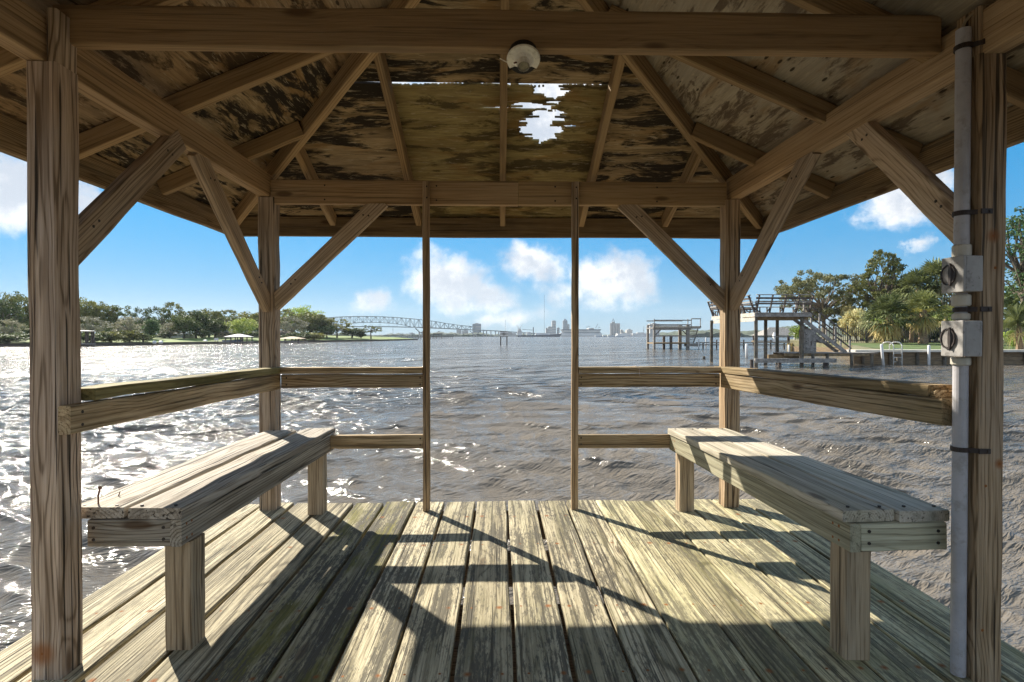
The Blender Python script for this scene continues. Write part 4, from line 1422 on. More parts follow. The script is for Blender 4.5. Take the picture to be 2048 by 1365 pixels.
for k in range(2):
    MB().box((DX0 - .08 + .012 * k, DY0 - .04, DZ - .36 - k * .40), (DX0, DY1, DZ - .02 - k * .40)).build('side_fascia', M_dockp, bd)
MB().box((DX1 - .02, DY0 + .04, DZ - .4), (DX1 + .06, DY1, DZ - .02)).build('side_fascia', M_dockg, bd)
LEAN = .55
RT = 1.50
# flared back rests: front run and left run
def flare(f0, f1, outd, nsup, parent):
    f0, f1, outd = Vector(f0), Vector(f1), Vector(outd)
    rnd = random.Random(int(f0.x * 10))
    for k, (h, wd) in enumerate(((RT, .10), (1.22, .16), (.93, .14), (.76, .14))):
        o = outd * (LEAN * h / RT)
        MB().bar(f0 + o + outd * 0 + Vector((0, 0, DZ + h)) + (f0 - f1).normalized() * .25, f1 + o + Vector((0, 0, DZ + h + rnd.uniform(-.03, .03))), .05 if k else .22, wd if k else .06).build('back_slat', M_dockg if k % 2 == 0 else M_dockd, parent)
    for i in range(nsup):
        f = i / (nsup - 1)
        p = f0.lerp(f1, f)
        MB().bar(p + Vector((0, 0, DZ)), p + outd * LEAN + Vector((0, 0, DZ + RT)), .08, .16, up=outd).build('support', M_dockd, parent)
        q = p - outd * .45
        MB().bar(q + Vector((0, 0, DZ)), q + Vector((0, 0, DZ + .46)), .07, .10).build('bench_leg', M_dockd, parent)
        MB().bar(q + Vector((0, 0, DZ + .05)), p + outd * .12 + Vector((0, 0, DZ + .44)), .06, .08).build('bench_brace', M_dockd, parent)
    for k in range(3):
        o = outd * (-.5 + .22 * k)
        MB().bar(f0 + o + Vector((0, 0, DZ + .48)), f1 + o + Vector((0, 0, DZ + .48)), .19, .045).build('bench_slat', M_dockp, parent)


flare((DX0 + .15, DY0 + .1, 0), (DX1, DY0 + .1, 0), (0, -1, 0), 5, bd)
flare((DX0 + .1, DY0 + .3, 0), (DX0 + .1, DY1, 0), (-1, 0, 0), 6, bd)
flare((DX0 + .1, DY1 - .1, 0), (DX1, DY1 - .1, 0), (0, 1, 0), 4, bd)
# staircase down to the right
S0, S1 = Vector((26.95, 46.3, 2.62)), Vector((31.0, 46.3, -.42))
for dy in (0, 1.25):
    MB().bar(S0 + Vector((0, dy, 0)), S1 + Vector((0, dy, 0)), .07, .30, up=(0, 1, 0.001) if False else (0, 0, 1)).build('stringer', M_dockg, bd)
for k in range(13):
    f = (k + .6) / 13
    p = S0.lerp(S1, f)
    MB().box((p.x - .16, p.y + .04, p.z + .10), (p.x + .16, p.y + 1.2, p.z + .15)).build('tread', M_dockd, bd)
for dy in (0, 1.25):
    for hh in (1.75, .72):
        a, b_ = S0 + Vector((.05, dy, hh)), S1 + Vector((.45, dy, hh - .35))
        MB().bar(a, b_, .05, .11).build('handrail', M_dockd, bd)
    for f in (.02, .37, .72, 1.05):
        p = S0.lerp(S1, f) + Vector((.1, dy, 0))
        MB().box((p.x - .06, p.y - .06, max(p.z, -.38)), (p.x + .06, p.y + .06, p.z + 1.70 - .3 * f)).build('rail_post', M_dockg, bd)
# lower walkway, bumper beams and locker
for k in range(30):
    x = 25.2 + k * .28
    MB().box((x, 45.9, -.46), (x + .265, 47.9, -.40)).build('walkway_plank', M_dockg, bd)
for y in (45.95, 47.8):
    MB().box((25.2, y, -.72), (33.4, y + .09, -.47)).build('walkway_joist', M_dockb, bd)
for x in (27.7, 29.0, 31.2, 33.0):
    MB().tube([(x, 45.85, WATER - 1.2), (x, 45.85, -.5)], .13, 8).build('pile', M_pilew, bd)
MB().box((21.9, 44.55, -1.22), (29.0, 44.75, -.86)).build('bumper_beam', M_dockg, bd)
MB().box((24.0, 46.4, -.92), (26.8, 46.6, -.58)).build('bumper_beam', M_dockb, bd)
MB().box((24.0, 46.4, .98), (26.3, 46.45, 1.06)).build('line_rail', M_dockg, bd)
for x in (21.75, 24.2, 28.2):
    MB().tube([(x, 44.9, WATER - 1.2), (x, 44.9, -.95)], .16, 8).build('pile', M_dockd, bd)
lk = thing('locker', (27.6, 46.6, -.40), 'grey wooden dock locker with hinged door under the staircase', 'locker')
MB().box((27.05, 46.05, -.40), (28.12, 46.9, 1.66)).build('cabinet', M_dockg, lk)
dr_ = MB().box((27.16, 46.02, -.28), (28.0, 46.048, 1.42)).build('door', M_dockg, lk)
for z in (-.05, .55, 1.15):
    MB().box((27.14, 46.0, z), (27.24, 46.018, z + .09)).build('hinge', M_dockd, dr_)
    MB().box((27.94, 46.0, z), (28.03, 46.018, z + .09)).build('hinge', M_dockd, dr_)
MB().box((27.60, 45.99, .25), (27.68, 46.019, .62)).build('handle', M_dockd, dr_)
hl = MB().prism([(28.25, 46.42, 1.35), (28.25, 46.42, .85), (28.75, 46.42, .50), (29.35, 46.42, .42)], (0, .8, 0))
tag(hl.build('canoe', M_dockg), 'grey upturned canoe hull tucked under the dock stairs', 'canoe')
lamp2 = MB().tube([(22.24, 49.45, 1.35), (22.24, 49.45, 1.42), (22.24, 49.45, 1.72), (22.24, 49.45, 1.80)], [.05, .14, .16, .05], 10)
tag(lamp2.build('dock_lamp', M_yellow), 'small orange lantern on a pile of the boat dock', 'lamp')

# white mooring posts and dark stubs in the water
for k, (px, py0, py1, d, lean, lab) in enumerate([
        (1493.5, 689, 716, 64, 0, 'short white mooring post left of the boat dock piles'),
        (1530.5, 664, 698, 108, 0, 'white mooring post between the left dock piles'),
        (1578, 691, 707, 80, 0, 'low white mooring post behind the bumper beam'),
        (1589.5, 663, 699, 105, 0, 'tall thin white mooring post in the middle of the dock opening'),
        (1763, 690, 732, 47.2, .25, 'leaning white post left of the swim ladder'),
        (1858, 692, 731, 47.6, 0, 'upright white post right of the swim ladder'),
        (1412, 676, 692, 120, 0, 'small white post by the far dock walkway')]):
    t_, b_ = at(px, py0, d), at(px, py1, d)
    b_.z = WATER - .8
    r_ = .11 if d < 50 else .16
    mb = MB().tube([b_ + Vector((lean, 0, 0)), t_, t_ + Vector((0, 0, .06))], [r_, r_, r_ * .6], 10)
    tag(mb.build('mooring_post', M_white, smooth=True), lab, 'post', 'white mooring posts')
for px, py0, d, lab in ((1408, 713, 60, 'dark cut off pile standing alone in the water'), (1797, 715, 47, 'brown pile stub at the foot of the swim ladder')):
    t_ = at(px, py0, d)
    tag(MB().tube([(t_.x, t_.y, WATER - 1), (t_.x, t_.y, t_.z)], .16, 9).build('pile_stub', M_pilew), lab, 'pile')
ld = thing('swim_ladder', (at(1798, 700, 47).x, 47.3, WATER), 'steel swim ladder with two looped handrails on the seawall', 'ladder')
for px in (1789, 1806):
    x = at(px, 700, 47.3).x
    pts = [(x - .30, 48.6, -.25), (x - .30, 48.55, .30)] + [(x - .30 + .22 * (1 - math.cos(a)), 48.4 - .7 * (1 - math.cos(a)) / 2, .30 + .22 * math.sin(a)) for a in [math.pi * i / 8 for i in range(9)]] + [(x + .14, 47.6, .2), (x + .14, 47.6, WATER - .6)]
    MB().tube(pts, .045, 8).build('handrail', M_steel, ld)
for z in (-1.3, -.9, -.5, -.1):
    a = at(1789, 700, 47.3).x + .14; b_ = at(1806, 700, 47.3).x + .14
    MB().tube([(a, 47.6, z), (b_, 47.6, z)], .04, 7).build('rung', M_steel, ld)

# ---- far two storey dock with stairs
fd = thing('boat_dock', (35, 108, WATER), 'distant grey two storey dock platform with stairs on its right end', 'dock')
X0, X1, XS, YA, YB = 31.0, 38.2, 40.1, 105.0, 110.0
for x in (31.1, 37.9):
    for y in (YA + .2, YB - .2):
        MB().bar((x, y, WATER - 1), (x, y, 3.4), .42 if x < 32 else .62, .42).build('post', M_dockg, fd)
for x in (34.5,):
    for y in (YA + .2, YB - .2):
        MB().bar((x, y, WATER - 1), (x, y, 1.0), .45, .45).build('post', M_dockd, fd)
MB().box((X0 - .2, YA - .1, 2.55), (XS + .3, YB, 2.75)).build('upper_floor', M_dockg, fd)
MB().box((X0 - .2, YA - .2, 2.75), (XS + .4, YA - .1, 3.05)).build('fascia', M_dockp, fd)
MB().box((X0 - .2, YA - .05, 2.25), (X1 + .2, YA + .05, 2.54)).build('beam', M_dockg, fd)
for z, xe in ((4.2, 38.5), (3.3, 38.5)):
    for y in (YA - .15, YB):
        MB().box((X0 - .1, y - .04, z - .09), (xe, y + .04, z + .12)).build('rail', M_dockg, fd)
MB().box((38.5, YA - .2, 4.42), (XS + .35, YA - .1, 4.62)).build('rail', M_dockg, fd)
for x in (X0, 37.8, 38.5, 40.35):
    MB().box((x - .07, YA - .2, 2.7), (x + .07, YA - .08, 4.5)).build('rail_post', M_dockg, fd)
MB().box((X0, YA - .1, .95), (XS, YA + .05, 1.2)).build('beam', M_dockg, fd)
MB().box((X0 - .1, YA - .1, -.55), (X1, YB, -.25)).build('lower_floor', M_dockb, fd)
MB().box((37.6, YA - .15, -1.05), (XS + .2, YA + 1.4, -.45)).build('landing', M_dockg, fd)
for k in range(9):
    z = 2.2 - k * .32
    MB().box((38.4, YA + .2 + k * .25, z), (40.0, YA + .55 + k * .25, z + .12)).build('tread', M_dockg, fd)
MB().bar((40.0, YA + .2, 2.5), (40.0, YA + 2.8, -.5), .1, .3).build('stringer', M_dockg, fd)
for p0, p1 in (((31.3, YA, 1.3), (32.3, YA, 2.25)), ((37.6, YA, 1.3), (36.7, YA, 2.25))):
    MB().bar(p0, p1, .12, .16).build('brace', M_dockd, fd)
MB().tube([(39.9, YA - .4, WATER - .5), (39.9, YA - .4, .4)], .14, 8).build('pile', M_white, fd)
wk = thing('walkway', (47, 107, WATER), 'long low walkway leading right from the distant dock', 'walkway')
for z in (-.30, -.75):
    MB().box((40.3, 106.0, z - .12), (64, 106.3 + (.9 if z > -.5 else 0), z + .10)).build('stringer', M_dockg, wk)
for k in range(9):
    x = 41.5 + k * 2.8
    MB().tube([(x, 106.4, WATER - 1), (x, 106.4, -.2 + .5 * (k % 2))], .15, 8).build('pile', M_dockd, wk)
# grey roofed boathouse behind
bh = thing('boathouse', (at(1566, 672, 150).x, 152, WATER), 'distant boathouse with low grey hip roof seen between the dock piles', 'boathouse')
cx = at(1566, 672, 150).x
mb = MB().add([(cx - 6, 149, 1.2), (cx + 5.5, 149, 1.2), (cx + 5.5, 157, 1.2), (cx - 6, 157, 1.2), (cx - 2.5, 153, 3.6), (cx + 2, 153, 3.6)],
              [(0, 1, 5, 4), (1, 2, 5), (2, 3, 4, 5), (3, 0, 4), (0, 3, 2, 1)])
mb.build('roof', M_dockg, bh)
for x in (cx - 5.5, cx - 2, cx + 1.5, cx + 5):
    for y in (149.5, 156.5):
        MB().box((x - .15, y - .15, WATER - 1), (x + .15, y + .15, 1.19)).build('post', M_dockd, bh)
MB().box((cx - 9, 149, -.6), (cx + 8, 150.5, -.3)).build('platform', M_dockb, bh)
bt = MB().tube([(cx - 3.2, 148, -.9), (cx - 3.2, 148.5, .5), (cx - 3.1, 149, 2.0)], [.7, .8, .3], 8)
tag(bt.build('boat', M_white), 'white boat bow hanging beside the grey roofed boathouse', 'boat')

# ================================================================== LEFT SHORE
def gz_left(x, y, t):          # t = metres inland
    return -.9 + 1.0 * min(1.0, t / 14) + 1.6 * min(1.0, max(0.0, (t - 14) / 50))


SHORE = [(-330, 40), (-215, 98), (-150, 122), (-122.7, 131.7), (-108, 137.5), (-101, 152), (-95.3, 169), (-84.8, 204.5), (-72, 240), (-61.7, 271.5), (-57, 310), (-55, 352), (-63, 372), (-95, 388), (-170, 400)]


def inward(i):
    a = Vector(SHORE[max(i - 1, 0)]); b = Vector(SHORE[min(i + 1, len(SHORE) - 1)])
    d = (b - a).normalized()
    return Vector((-d.y, d.x))


ts = [0, 2, 6, 14, 28, 50, 90, 160]
V_, F_ = [], []
rg_ = random.Random(8)
for i, s in enumerate(SHORE):
    nrm = inward(i)
    for t in ts:
        tt = t * (1 if i < 9 else max(.12, 1 - (i - 8) * .16))
        p = Vector(s) + nrm * tt
        V_.append((p.x, p.y, gz_left(p.x, p.y, tt) + (rg_.uniform(-.08, .08) if t > 3 else 0)))
n = len(ts)
for i in range(len(SHORE) - 1):
    for k in range(n - 1):
        F_.append((i * n + k, (i + 1) * n + k, (i + 1) * n + k + 1, i * n + k + 1))
M_lawn = plain('bright_lawn', (.15, .20, .045), .9, var=.3, scale=.12, world_co=True, var2=(.10, .12, .04))
mb = MB().add(V_, F_)
tag(mb.build('shore_ground', M_lawn, org=(0, 0, 0)), 'green lawns of the wooded left bank sloping to the river', 'ground', kind='structure')
M_bulk = plain('bank_timber', (.12, .095, .07), .9, var=.4, scale=.8, stretch=(.3, .3, 3))
bk = thing('bank_wall', (-95, 169, WATER), 'low dark timber bank wall along the wooded left shore', 'wall')
for i in range(len(SHORE) - 1):
    a, b = SHORE[i], SHORE[i + 1]
    MB().bar((a[0], a[1], WATER + .15), (b[0], b[1], WATER + .15), .35, 1.3).build('panel', M_bulk, bk)


def inland(px, t, extra=0.0):
    """ground point on the left shore seen at picture column px, t metres behind the water line"""
    r = ray(px, 672)
    best = None
    for i in range(len(SHORE) - 1):
        a, b = Vector(SHORE[i]), Vector(SHORE[i + 1])
        # intersect ray (r.x, r.y)*k with segment
        d = b - a
        den = r.x * d.y - r.y * d.x
        if abs(den) < 1e-9: continue
        k = (a.x * d.y - a.y * d.x) / den
        m = (a.x * r.y - a.y * r.x) / den
        if k > 0 and -1e-6 <= m <= 1 + 1e-6 and (best is None or k < best): best = k
    if best is None: best = 300
    rr = Vector((r.x, r.y)); ln = rr.length
    p = rr * best + rr / ln * t * 1.25
    return Vector((p.x, p.y, gz_left(p.x, p.y, t)))


LT = [  # column, metres inland, top row, crown width in picture px, prototype, proto height, proto width, label
    (-30, 30, 588, 90, 'round_dark', 10, 9, 'dark oak at the very left edge of the picture'),
    (8, 22, 596, 60, 'open', 11, 9, 'open crowned tree left of the near left post'),
    (36, 34, 592, 60, 'round', 10, 10, 'olive tree touching the near left post on its left'),
    (22, 12, 640, 46, 'bare', 9, 10, 'grey leafless tree by the water left of the near post'),
    (168, 40, 602, 56, 'round', 10, 10, 'tall olive tree just right of the near left post'),
    (204, 36, 610, 50, 'round', 10, 10, 'olive tree second from the near left post'),
    (182, 18, 634, 66, 'bare', 9, 10, 'wide grey tree hanging over the bank near the left post'),
    (236, 34, 608, 48, 'open', 11, 9, 'open topped tree above the white columned house'),
    (258, 22, 634, 60, 'bare', 9, 10, 'grey bare tree in front of the white columned house'),
    (286, 32, 612, 36, 'open', 11, 9, 'thin open tree right of the white columned house'),
    (303, 14, 640, 30, 'cedar', 9, 4.5, 'dark narrow cedar at the left end of the bright lawn'),
    (322, 36, 611, 42, 'open', 11, 9, 'dark open tree over the long white house'),
    (347, 38, 609, 40, 'open_olive', 11, 9.5, 'brownish open tree right of the long white house'),
    (340, 20, 646, 50, 'bare', 9, 10, 'low grey tree in front of the long white house'),
    (368, 16, 632, 44, 'round_dark', 10, 9, 'dark lawn tree with its trunk on the bright grass'),
    (392, 22, 623, 56, 'round_dark', 10, 9, 'broad dark oak left of the white sign'),
    (418, 34, 622, 60, 'round', 10, 10, 'olive oak behind the white sign'),
    (452, 40, 623, 58, 'open_olive', 11, 9.5, 'brown tinged tree behind the white roofed boathouse'),
    (430, 24, 640, 48, 'round_dark', 10, 9, 'dark tree between the sign and the grey roofed house'),
    (496, 44, 627, 52, 'round', 10, 10, 'olive tree just left of the back left post'),
    (482, 14, 638, 54, 'lime', 8, 9, 'light lime green tree beside the white roofed boathouse'),
    (532, 40, 624, 50, 'round', 10, 10, 'tree half hidden behind the back left post'),
    (572, 40, 622, 46, 'open_olive', 11, 9.5, 'olive tree right of the back left post'),
    (606, 46, 613, 66, 'bright', 11, 10, 'tall bright green domed tree, highest on the point'),
    (588, 22, 634, 56, 'bare', 9, 10, 'grey green tree over the tan roofed boathouse'),
    (624, 28, 628, 70, 'round', 10, 10, 'broad olive oak in front of the domed tree'),
    (646, 22, 636, 46, 'round', 10, 10, 'olive oak on the right shoulder of the domed tree'),
    (674, 18, 638, 62, 'spread', 9, 12, 'spreading oak with bare forked trunk on the point'),
    (654, 14, 652, 34, 'round_dark', 10, 9, 'dark low tree left of the forked oak'),
    (704, 16, 656, 46, 'round_dark', 10, 9, 'dark low tree right of the forked oak'),
    (722, 12, 664, 20, 'cedar', 9, 4.5, 'small dark tree near the end of the point'),
    (742, 8, 651, 42, 'umbrella', 8, 9, 'lone umbrella shaped tree at the tip of the point'),
]
for k, (px, t, top, wpx, key, ph, pw, lab) in enumerate(LT):
    p = inland(px, t)
    dist = p.y
    ztop = H + (672 - top) / F_PX * dist
    wm = wpx / F_PX * dist
    hs_ = max(.3, (ztop - p.z) / ph * 1.04); ws_ = wm / pw * 1.18
    tree('shore_tree', p, key, lab, hs_, ws_, k * 2.1, 'trees on the wooded left bank')

# undergrowth along the bank
for k, (px, t, wpx, hpx, key, lab) in enumerate([
        (150, 2.5, 40, 22, 'bush_dark', 'dark bank bush touching the near left post'), (190, 2.5, 46, 20, 'bush_dark', 'dark bank bush below the wide grey tree'),
        (222, 2.5, 46, 22, 'bush', 'olive bank bush left of the white columned house'), (258, 2.5, 40, 25, 'bush', 'pale green bank bush below the white columned house'),
        (286, 2.5, 34, 18, 'bush_dark', 'dark bank bush at the foot of the cedar'), (20, 2.5, 70, 20, 'bush_dark', 'dark bank bush left of the near left post'),
        (330, 22, 34, 10, 'bush_dark', 'dark round hedge in front of the long white house'), (596, 3, 44, 16, 'bush_dark', 'dark bank bush right of the tan boathouse roof'),
        (628, 3, 46, 15, 'bush', 'olive bank bush under the broad oak on the point'), (505, 26, 34, 12, 'bush_dark', 'dark hedge just left of the back left post'),
        (404, 20, 28, 14, 'bush_dark', 'dark shrub between lawn trees left of the sign')]):
    p = inland(px, t)
    tree('bush', p, key, lab, max(.25, hpx / F_PX * p.y / 3), wpx / F_PX * p.y / 4 * 1.25, k * 1.7, 'bushes along the left bank', 'bush')

# far wood behind the gardens, one mass
rngw = np.random.default_rng(77)
cs, rs = [], []
for k in range(520):
    px = rngw.uniform(-60, 640)
    p = inland(px, rngw.uniform(55, 95))
    top = 640 - 14 * math.sin(px * .013 + 1.0) * .3
    zt = H + (672 - top) / F_PX * p.y
    cs.append((p.x, p.y, rngw.uniform(p.z + 1, zt))); rs.append(rngw.uniform(1.8, 3.4))
me = quads_mesh('far_wood', leaf_cloud(rngw, cs, rs, 40, .5), FOL['dark'])
o = place(bpy.data.objects.new('far_wood', me), Matrix.Identity(4))
tag(o, 'mass of dark woodland behind the houses of the left bank', 'wood', kind='stuff')

# houses
M_wallw = plain('house_white', (.66, .64, .60), .8, var=.08, scale=.6)
M_wallt = plain('house_tan', (.36, .29, .22), .8, var=.15, scale=.6)
M_roofg = plain('roof_grey', (.20, .19, .19), .85, var=.25, scale=1.2)
M_roofb = plain('roof_brown', (.16, .12, .09), .85, var=.25, scale=1.2)
M_roofw = plain('roof_white', (.72, .70, .68), .7, var=.08, scale=.6)
M_rooft = plain('roof_tan', (.50, .40, .27), .8, var=.12, scale=.6)
M_glass = plain('dark_glass', (.03, .035, .04), .15, var=.2, spec=.6)


def house(px, t, wpx, wall_px, roof_px, mats, label, depth=8.0, nwin=4, columns=0):
    p = inland(px, t)
    k = p.y / F_PX
    wm, hm, rm = wpx * k, wall_px * k, roof_px * k
    base = Vector((p.x, p.y, p.z - .2))
    h_ = thing('house', base, label, 'house')
    x0, x1, y0, y1, z0, z1 = p.x - wm / 2, p.x + wm / 2, p.y, p.y + depth, p.z - .3, p.z + hm
    MB().box((x0, y0, z0), (x1, y1, z1)).build('wall', mats[0], h_)
    e = .6
    MB().add([(x0 - e, y0 - e, z1 + .01), (x1 + e, y0 - e, z1 + .01), (x1 + e, y1 + e, z1 + .01), (x0 - e, y1 + e, z1 + .01), (x0 + wm * .22, (y0 + y1) / 2, z1 + rm), (x1 - wm * .22, (y0 + y1) / 2, z1 + rm)],
             [(0, 1, 5, 4), (1, 2, 5), (2, 3, 4, 5), (3, 0, 4), (0, 3, 2, 1)]).build('roof', mats[1], h_)
    for i in range(nwin):
        xc = x0 + wm * (i + .5) / nwin
        w_ = MB().box((xc - wm / nwin * .28, y0 - .06, z0 + .9), (xc + wm / nwin * .28, y0 - .02, z1 - .4)).build('window', M_wallw, h_)
        MB().box((xc - wm / nwin * .23, y0 - .09, z0 + 1.0), (xc + wm / nwin * .23, y0 - .065, z1 - .5)).build('pane', M_glass, w_)
    for i in range(columns):
        xc = x0 + wm * (i + .5) / columns
        MB().box((xc - .15, y0 - .58, z0), (xc + .15, y0 - .3, z1)).build('column', M_wallw, h_)
    return h_


house(262, 26, 26, 8, 6, (M_wallw, M_roofg), 'white columned house with grey roof among the left bank trees', columns=5)
house(338, 28, 50, 6, 3, (M_wallw, M_roofw), 'long low white house behind the bright lawn', nwin=6)
house(446, 30, 32, 9, 6, (M_wallt, M_roofg), 'grey roofed house behind the white roofed boathouse')
house(510, 34, 22, 6, 5, (M_wallt, M_roofb), 'brown house just left of the back left post')
house(566, 30, 26, 8, 6, (M_wallt, M_roofb), 'brown roofed house just right of the back left post')
house(205, 30, 18, 5, 4, (M_wallw, M_roofg), 'small pale house hidden behind the wide grey tree', nwin=2)

# boathouses on the bank
def boathouse(px, py_base, d, wpx, eave_px, ridge_px, roofm, label, depth=7.0, flat=False):
    c = at(px, 672, d)
    k = d / F_PX
    x0, x1 = c.x - wpx * k / 2, c.x + wpx * k / 2
    ze, zr = H + (672 - eave_px) * k, H + (672 - ridge_px) * k
    b_ = thing('boathouse', (c.x, d, WATER), label, 'boathouse')
    MB().add([(x0, d, ze), (x1, d, ze), (x1, d + depth, ze), (x0, d + depth, ze), ((x0 * .6 + x1 * .4), d + depth / 2, zr), ((x0 * .4 + x1 * .6), d + depth / 2, zr)],
             [(0, 1, 5, 4), (1, 2, 5), (2, 3, 4, 5), (3, 0, 4), (0, 3, 2, 1)]).build('roof', roofm, b_)
    for x in (x0 + .5, (x0 * 2 + x1) / 3, (x0 + 2 * x1) / 3, x1 - .5):
        for y in (d + .4, d + depth - .4):
            MB().box((x - .13, y - .13, WATER - 1), (x + .13, y + .13, ze + .001)).build('post', M_dockd, b_)
    MB().box((x0 - 1.5, d + .2, -1.0), (x1 + 2.5, d + 1.4, -.8)).build('platform', M_dockg, b_)
    return b_


boathouse(467, 685, 168, 40, 674, 668.5, M_roofw, 'white hip roofed boathouse on the left bank')
boathouse(576, 688, 186, 44, 678, 673.5, M_rooft, 'tan roofed boathouse right of the back left post')
boathouse(150, 690, 130, 24, 662.5, 661, M_roofw, 'tall thin white roofed boat lift behind the near left post', depth=5)
bb = at(463, 681, 170)
tag(MB().prism([(bb.x - 3.2, 170, -.3), (bb.x - 2.6, 170, -1.0), (bb.x + 2.2, 170, -1.0), (bb.x + 3.0, 170, -.2)], (0, 2, 0)).build('boat', plain('blue_hull', (.04, .08, .16), .4)),
    'dark blue boat hull under the white roofed boathouse', 'boat')
sg = thing('sign', (at(432.5, 680, 158).x, 158, WATER), 'small blank white notice board on posts off the left bank', 'sign')
c = at(432.5, 679, 158)
MB().box((c.x - .6, 157.95, c.z - .35), (c.x + .6, 158.05, c.z + .35)).build('board', M_white, sg)
for s in (-.4, .4): MB().box((c.x + s - .06, 158.06, WATER - .5), (c.x + s + .06, 158.16, c.z + .2)).build('post', M_dockd, sg)
for px, py, d, w_, lab in ((295, 688, 150, 6, 'white upturned boat on the bank left of the lawn'), (308, 686.5, 152, 7, 'pale overturned skiff at the edge of the lawn'), (400, 684, 172, 9, 'long pale skiff on the bank below the lawn')):
    c = at(px, py, d); zz = max(c.z, -.95)
    tag(MB().tube([(c.x - w_ * .09, d + 3, zz), (c.x - w_ * .05, d + 3, zz + .1), (c.x + w_ * .05, d + 3, zz + .1), (c.x + w_ * .09, d + 3, zz)], [.08, .5, .5, .06], 8).build('skiff', M_white), lab, 'boat')

# ================================================================== RIVER AND FAR SHORE
# long pier off the point
pr = thing('pier', (at(840, 672, 420).x, 420, WATER), 'long low pier on piles running out from the wooded point', 'pier')
xa, xb = at(756, 672, 360).x, at(905, 672, 520).x
MB().bar((xa, 360, -.2), (xb, 520, .1), 2.0, .5).build('walkway', M_dockd, pr)
for k in range(30):
    f = k / 29
    x, y = xa + (xb - xa) * f, 360 + 160 * f
    MB().box((x - .2, y - .2, WATER - 1), (x + .2, y + .2, .6 if k % 2 else 0)).build('pile', M_dockd, pr)
sh = thing('shelter', (at(876, 672, 520).x, 518, 0.2), 'dark roofed shelter at the end of the long pier', 'shelter')
c = at(876, 672, 520)
MB().box((c.x - 4.5, 516, 2.6), (c.x + 4.5, 522, 3.4)).build('roof', M_dockd, sh)
for s in (-4, -1.3, 1.3, 4): MB().box((c.x + s - .2, 516.3, WATER - 1), (c.x + s + .2, 516.7, 2.6)).build('post', M_dockd, sh)

# channel sign
cs_ = thing('channel_sign', (at(1008, 690, 155).x, 155, WATER), 'white channel board with dark stripe and ring on two piles', 'sign')
k = 155 / F_PX
c = at(1008, 668.5, 155)
MB().box((c.x - 8.2 * k, 154.9, c.z - 5.6 * k), (c.x + 8.2 * k, 155.0, c.z + 5.6 * k)).build('board', M_white, cs_)
for z0, z1 in ((-5.6, -4.6), (4.6, 5.6), (-.5, .6)):
    MB().box((c.x - 8.2 * k, 154.86, c.z + z0 * k), (c.x + 8.2 * k, 154.895, c.z + z1 * k)).build('stripe', M_dockd, cs_)
mb = MB()
for i in range(12):
    a0, a1 = 2 * math.pi * i / 12, 2 * math.pi * (i + 1) / 12
    mb.bar((c.x + 2.2 * k * math.cos(a0), 154.85, c.z + 2.2 * k * math.sin(a0)), (c.x + 2.2 * k * math.cos(a1), 154.85, c.z + 2.2 * k * math.sin(a1)), .05, .13)
mb.build('ring', M_dockd, cs_)
for s in (-6.6, 5.8): MB().box((c.x + s * k - .16, 155.01, WATER - 1), (c.x + s * k + .16, 155.3, c.z - .1)).build('pile', M_dockd, cs_)

# far land
M_far = plain('far_trees', (.060, .075, .050), .95, var=.4, scale=.05, world_co=True)
M_farb = plain('far_concrete', (.42, .41, .40), .85, var=.12, scale=.03)
M_farw = plain('far_white', (.70, .69, .68), .8, var=.1, scale=.03)
M_farg = plain('far_glass', (.24, .27, .31), .5, var=.15, scale=.04)
M_fard = plain('far_dark', (.11, .12, .14), .8, var=.2, scale=.05)
M_steelb = plain('bridge_steel', (.22, .25, .26), .7, var=.15, scale=.05)


def ridge(name, px0, px1, d, base_h, var, seed, depth, label, mat=M_far, step=3.0):
    rr = random.Random(seed)
    x0, x1 = at(px0, 672, d).x, at(px1, 672, d).x
    n_ = max(8, int((px1 - px0) / step))
    V_, F_ = [], []
    ph = [rr.uniform(0, 6.28) for _ in range(4)]
    for i in range(n_ + 1):
        f = i / n_
        x = x0 + (x1 - x0) * f
        h_ = base_h * (1 + .35 * math.sin(f * 9 + ph[0]) + .25 * math.sin(f * 31 + ph[1])) + rr.uniform(-var, var)
        h_ *= min(1, 8 * f + .2, 8 * (1 - f) + .2)
        for (dy, z) in ((0, WATER - .3), (2, WATER + max(.6, h_ * .6)), (depth * .4, WATER + max(.8, h_)), (depth, WATER + max(.5, h_ * .4))):
            V_.append((x, d + dy, z))
    for i in range(n_):
        for k in range(3):
            F_.append((i * 4 + k, i * 4 + k + 1, (i + 1) * 4 + k + 1, (i + 1) * 4 + k))
    return tag(MB().add(V_, F_).build(name, mat, org=(0, 0, 0)), label, 'shore', kind='structure')


ridge('far_shore', 560, 1010, 1500, 9, 2.5, 1, 200, 'low wooded far shore under the bridge')
ridge('far_shore', 960, 1300, 2100, 7, 2, 2, 300, 'low far shore under the skyline')
ridge('far_shore', 1240, 1420, 1700, 11, 3, 3, 300, 'low wooded far shore behind the distant dock')
ridge('far_shore', 1380, 1760, 900, 12, 3, 4, 200, 'wooded far shore behind the boat dock')
ridge('far_shore', 1700, 2400, 700, 16, 4, 5, 200, 'wooded rise behind the right gardens')


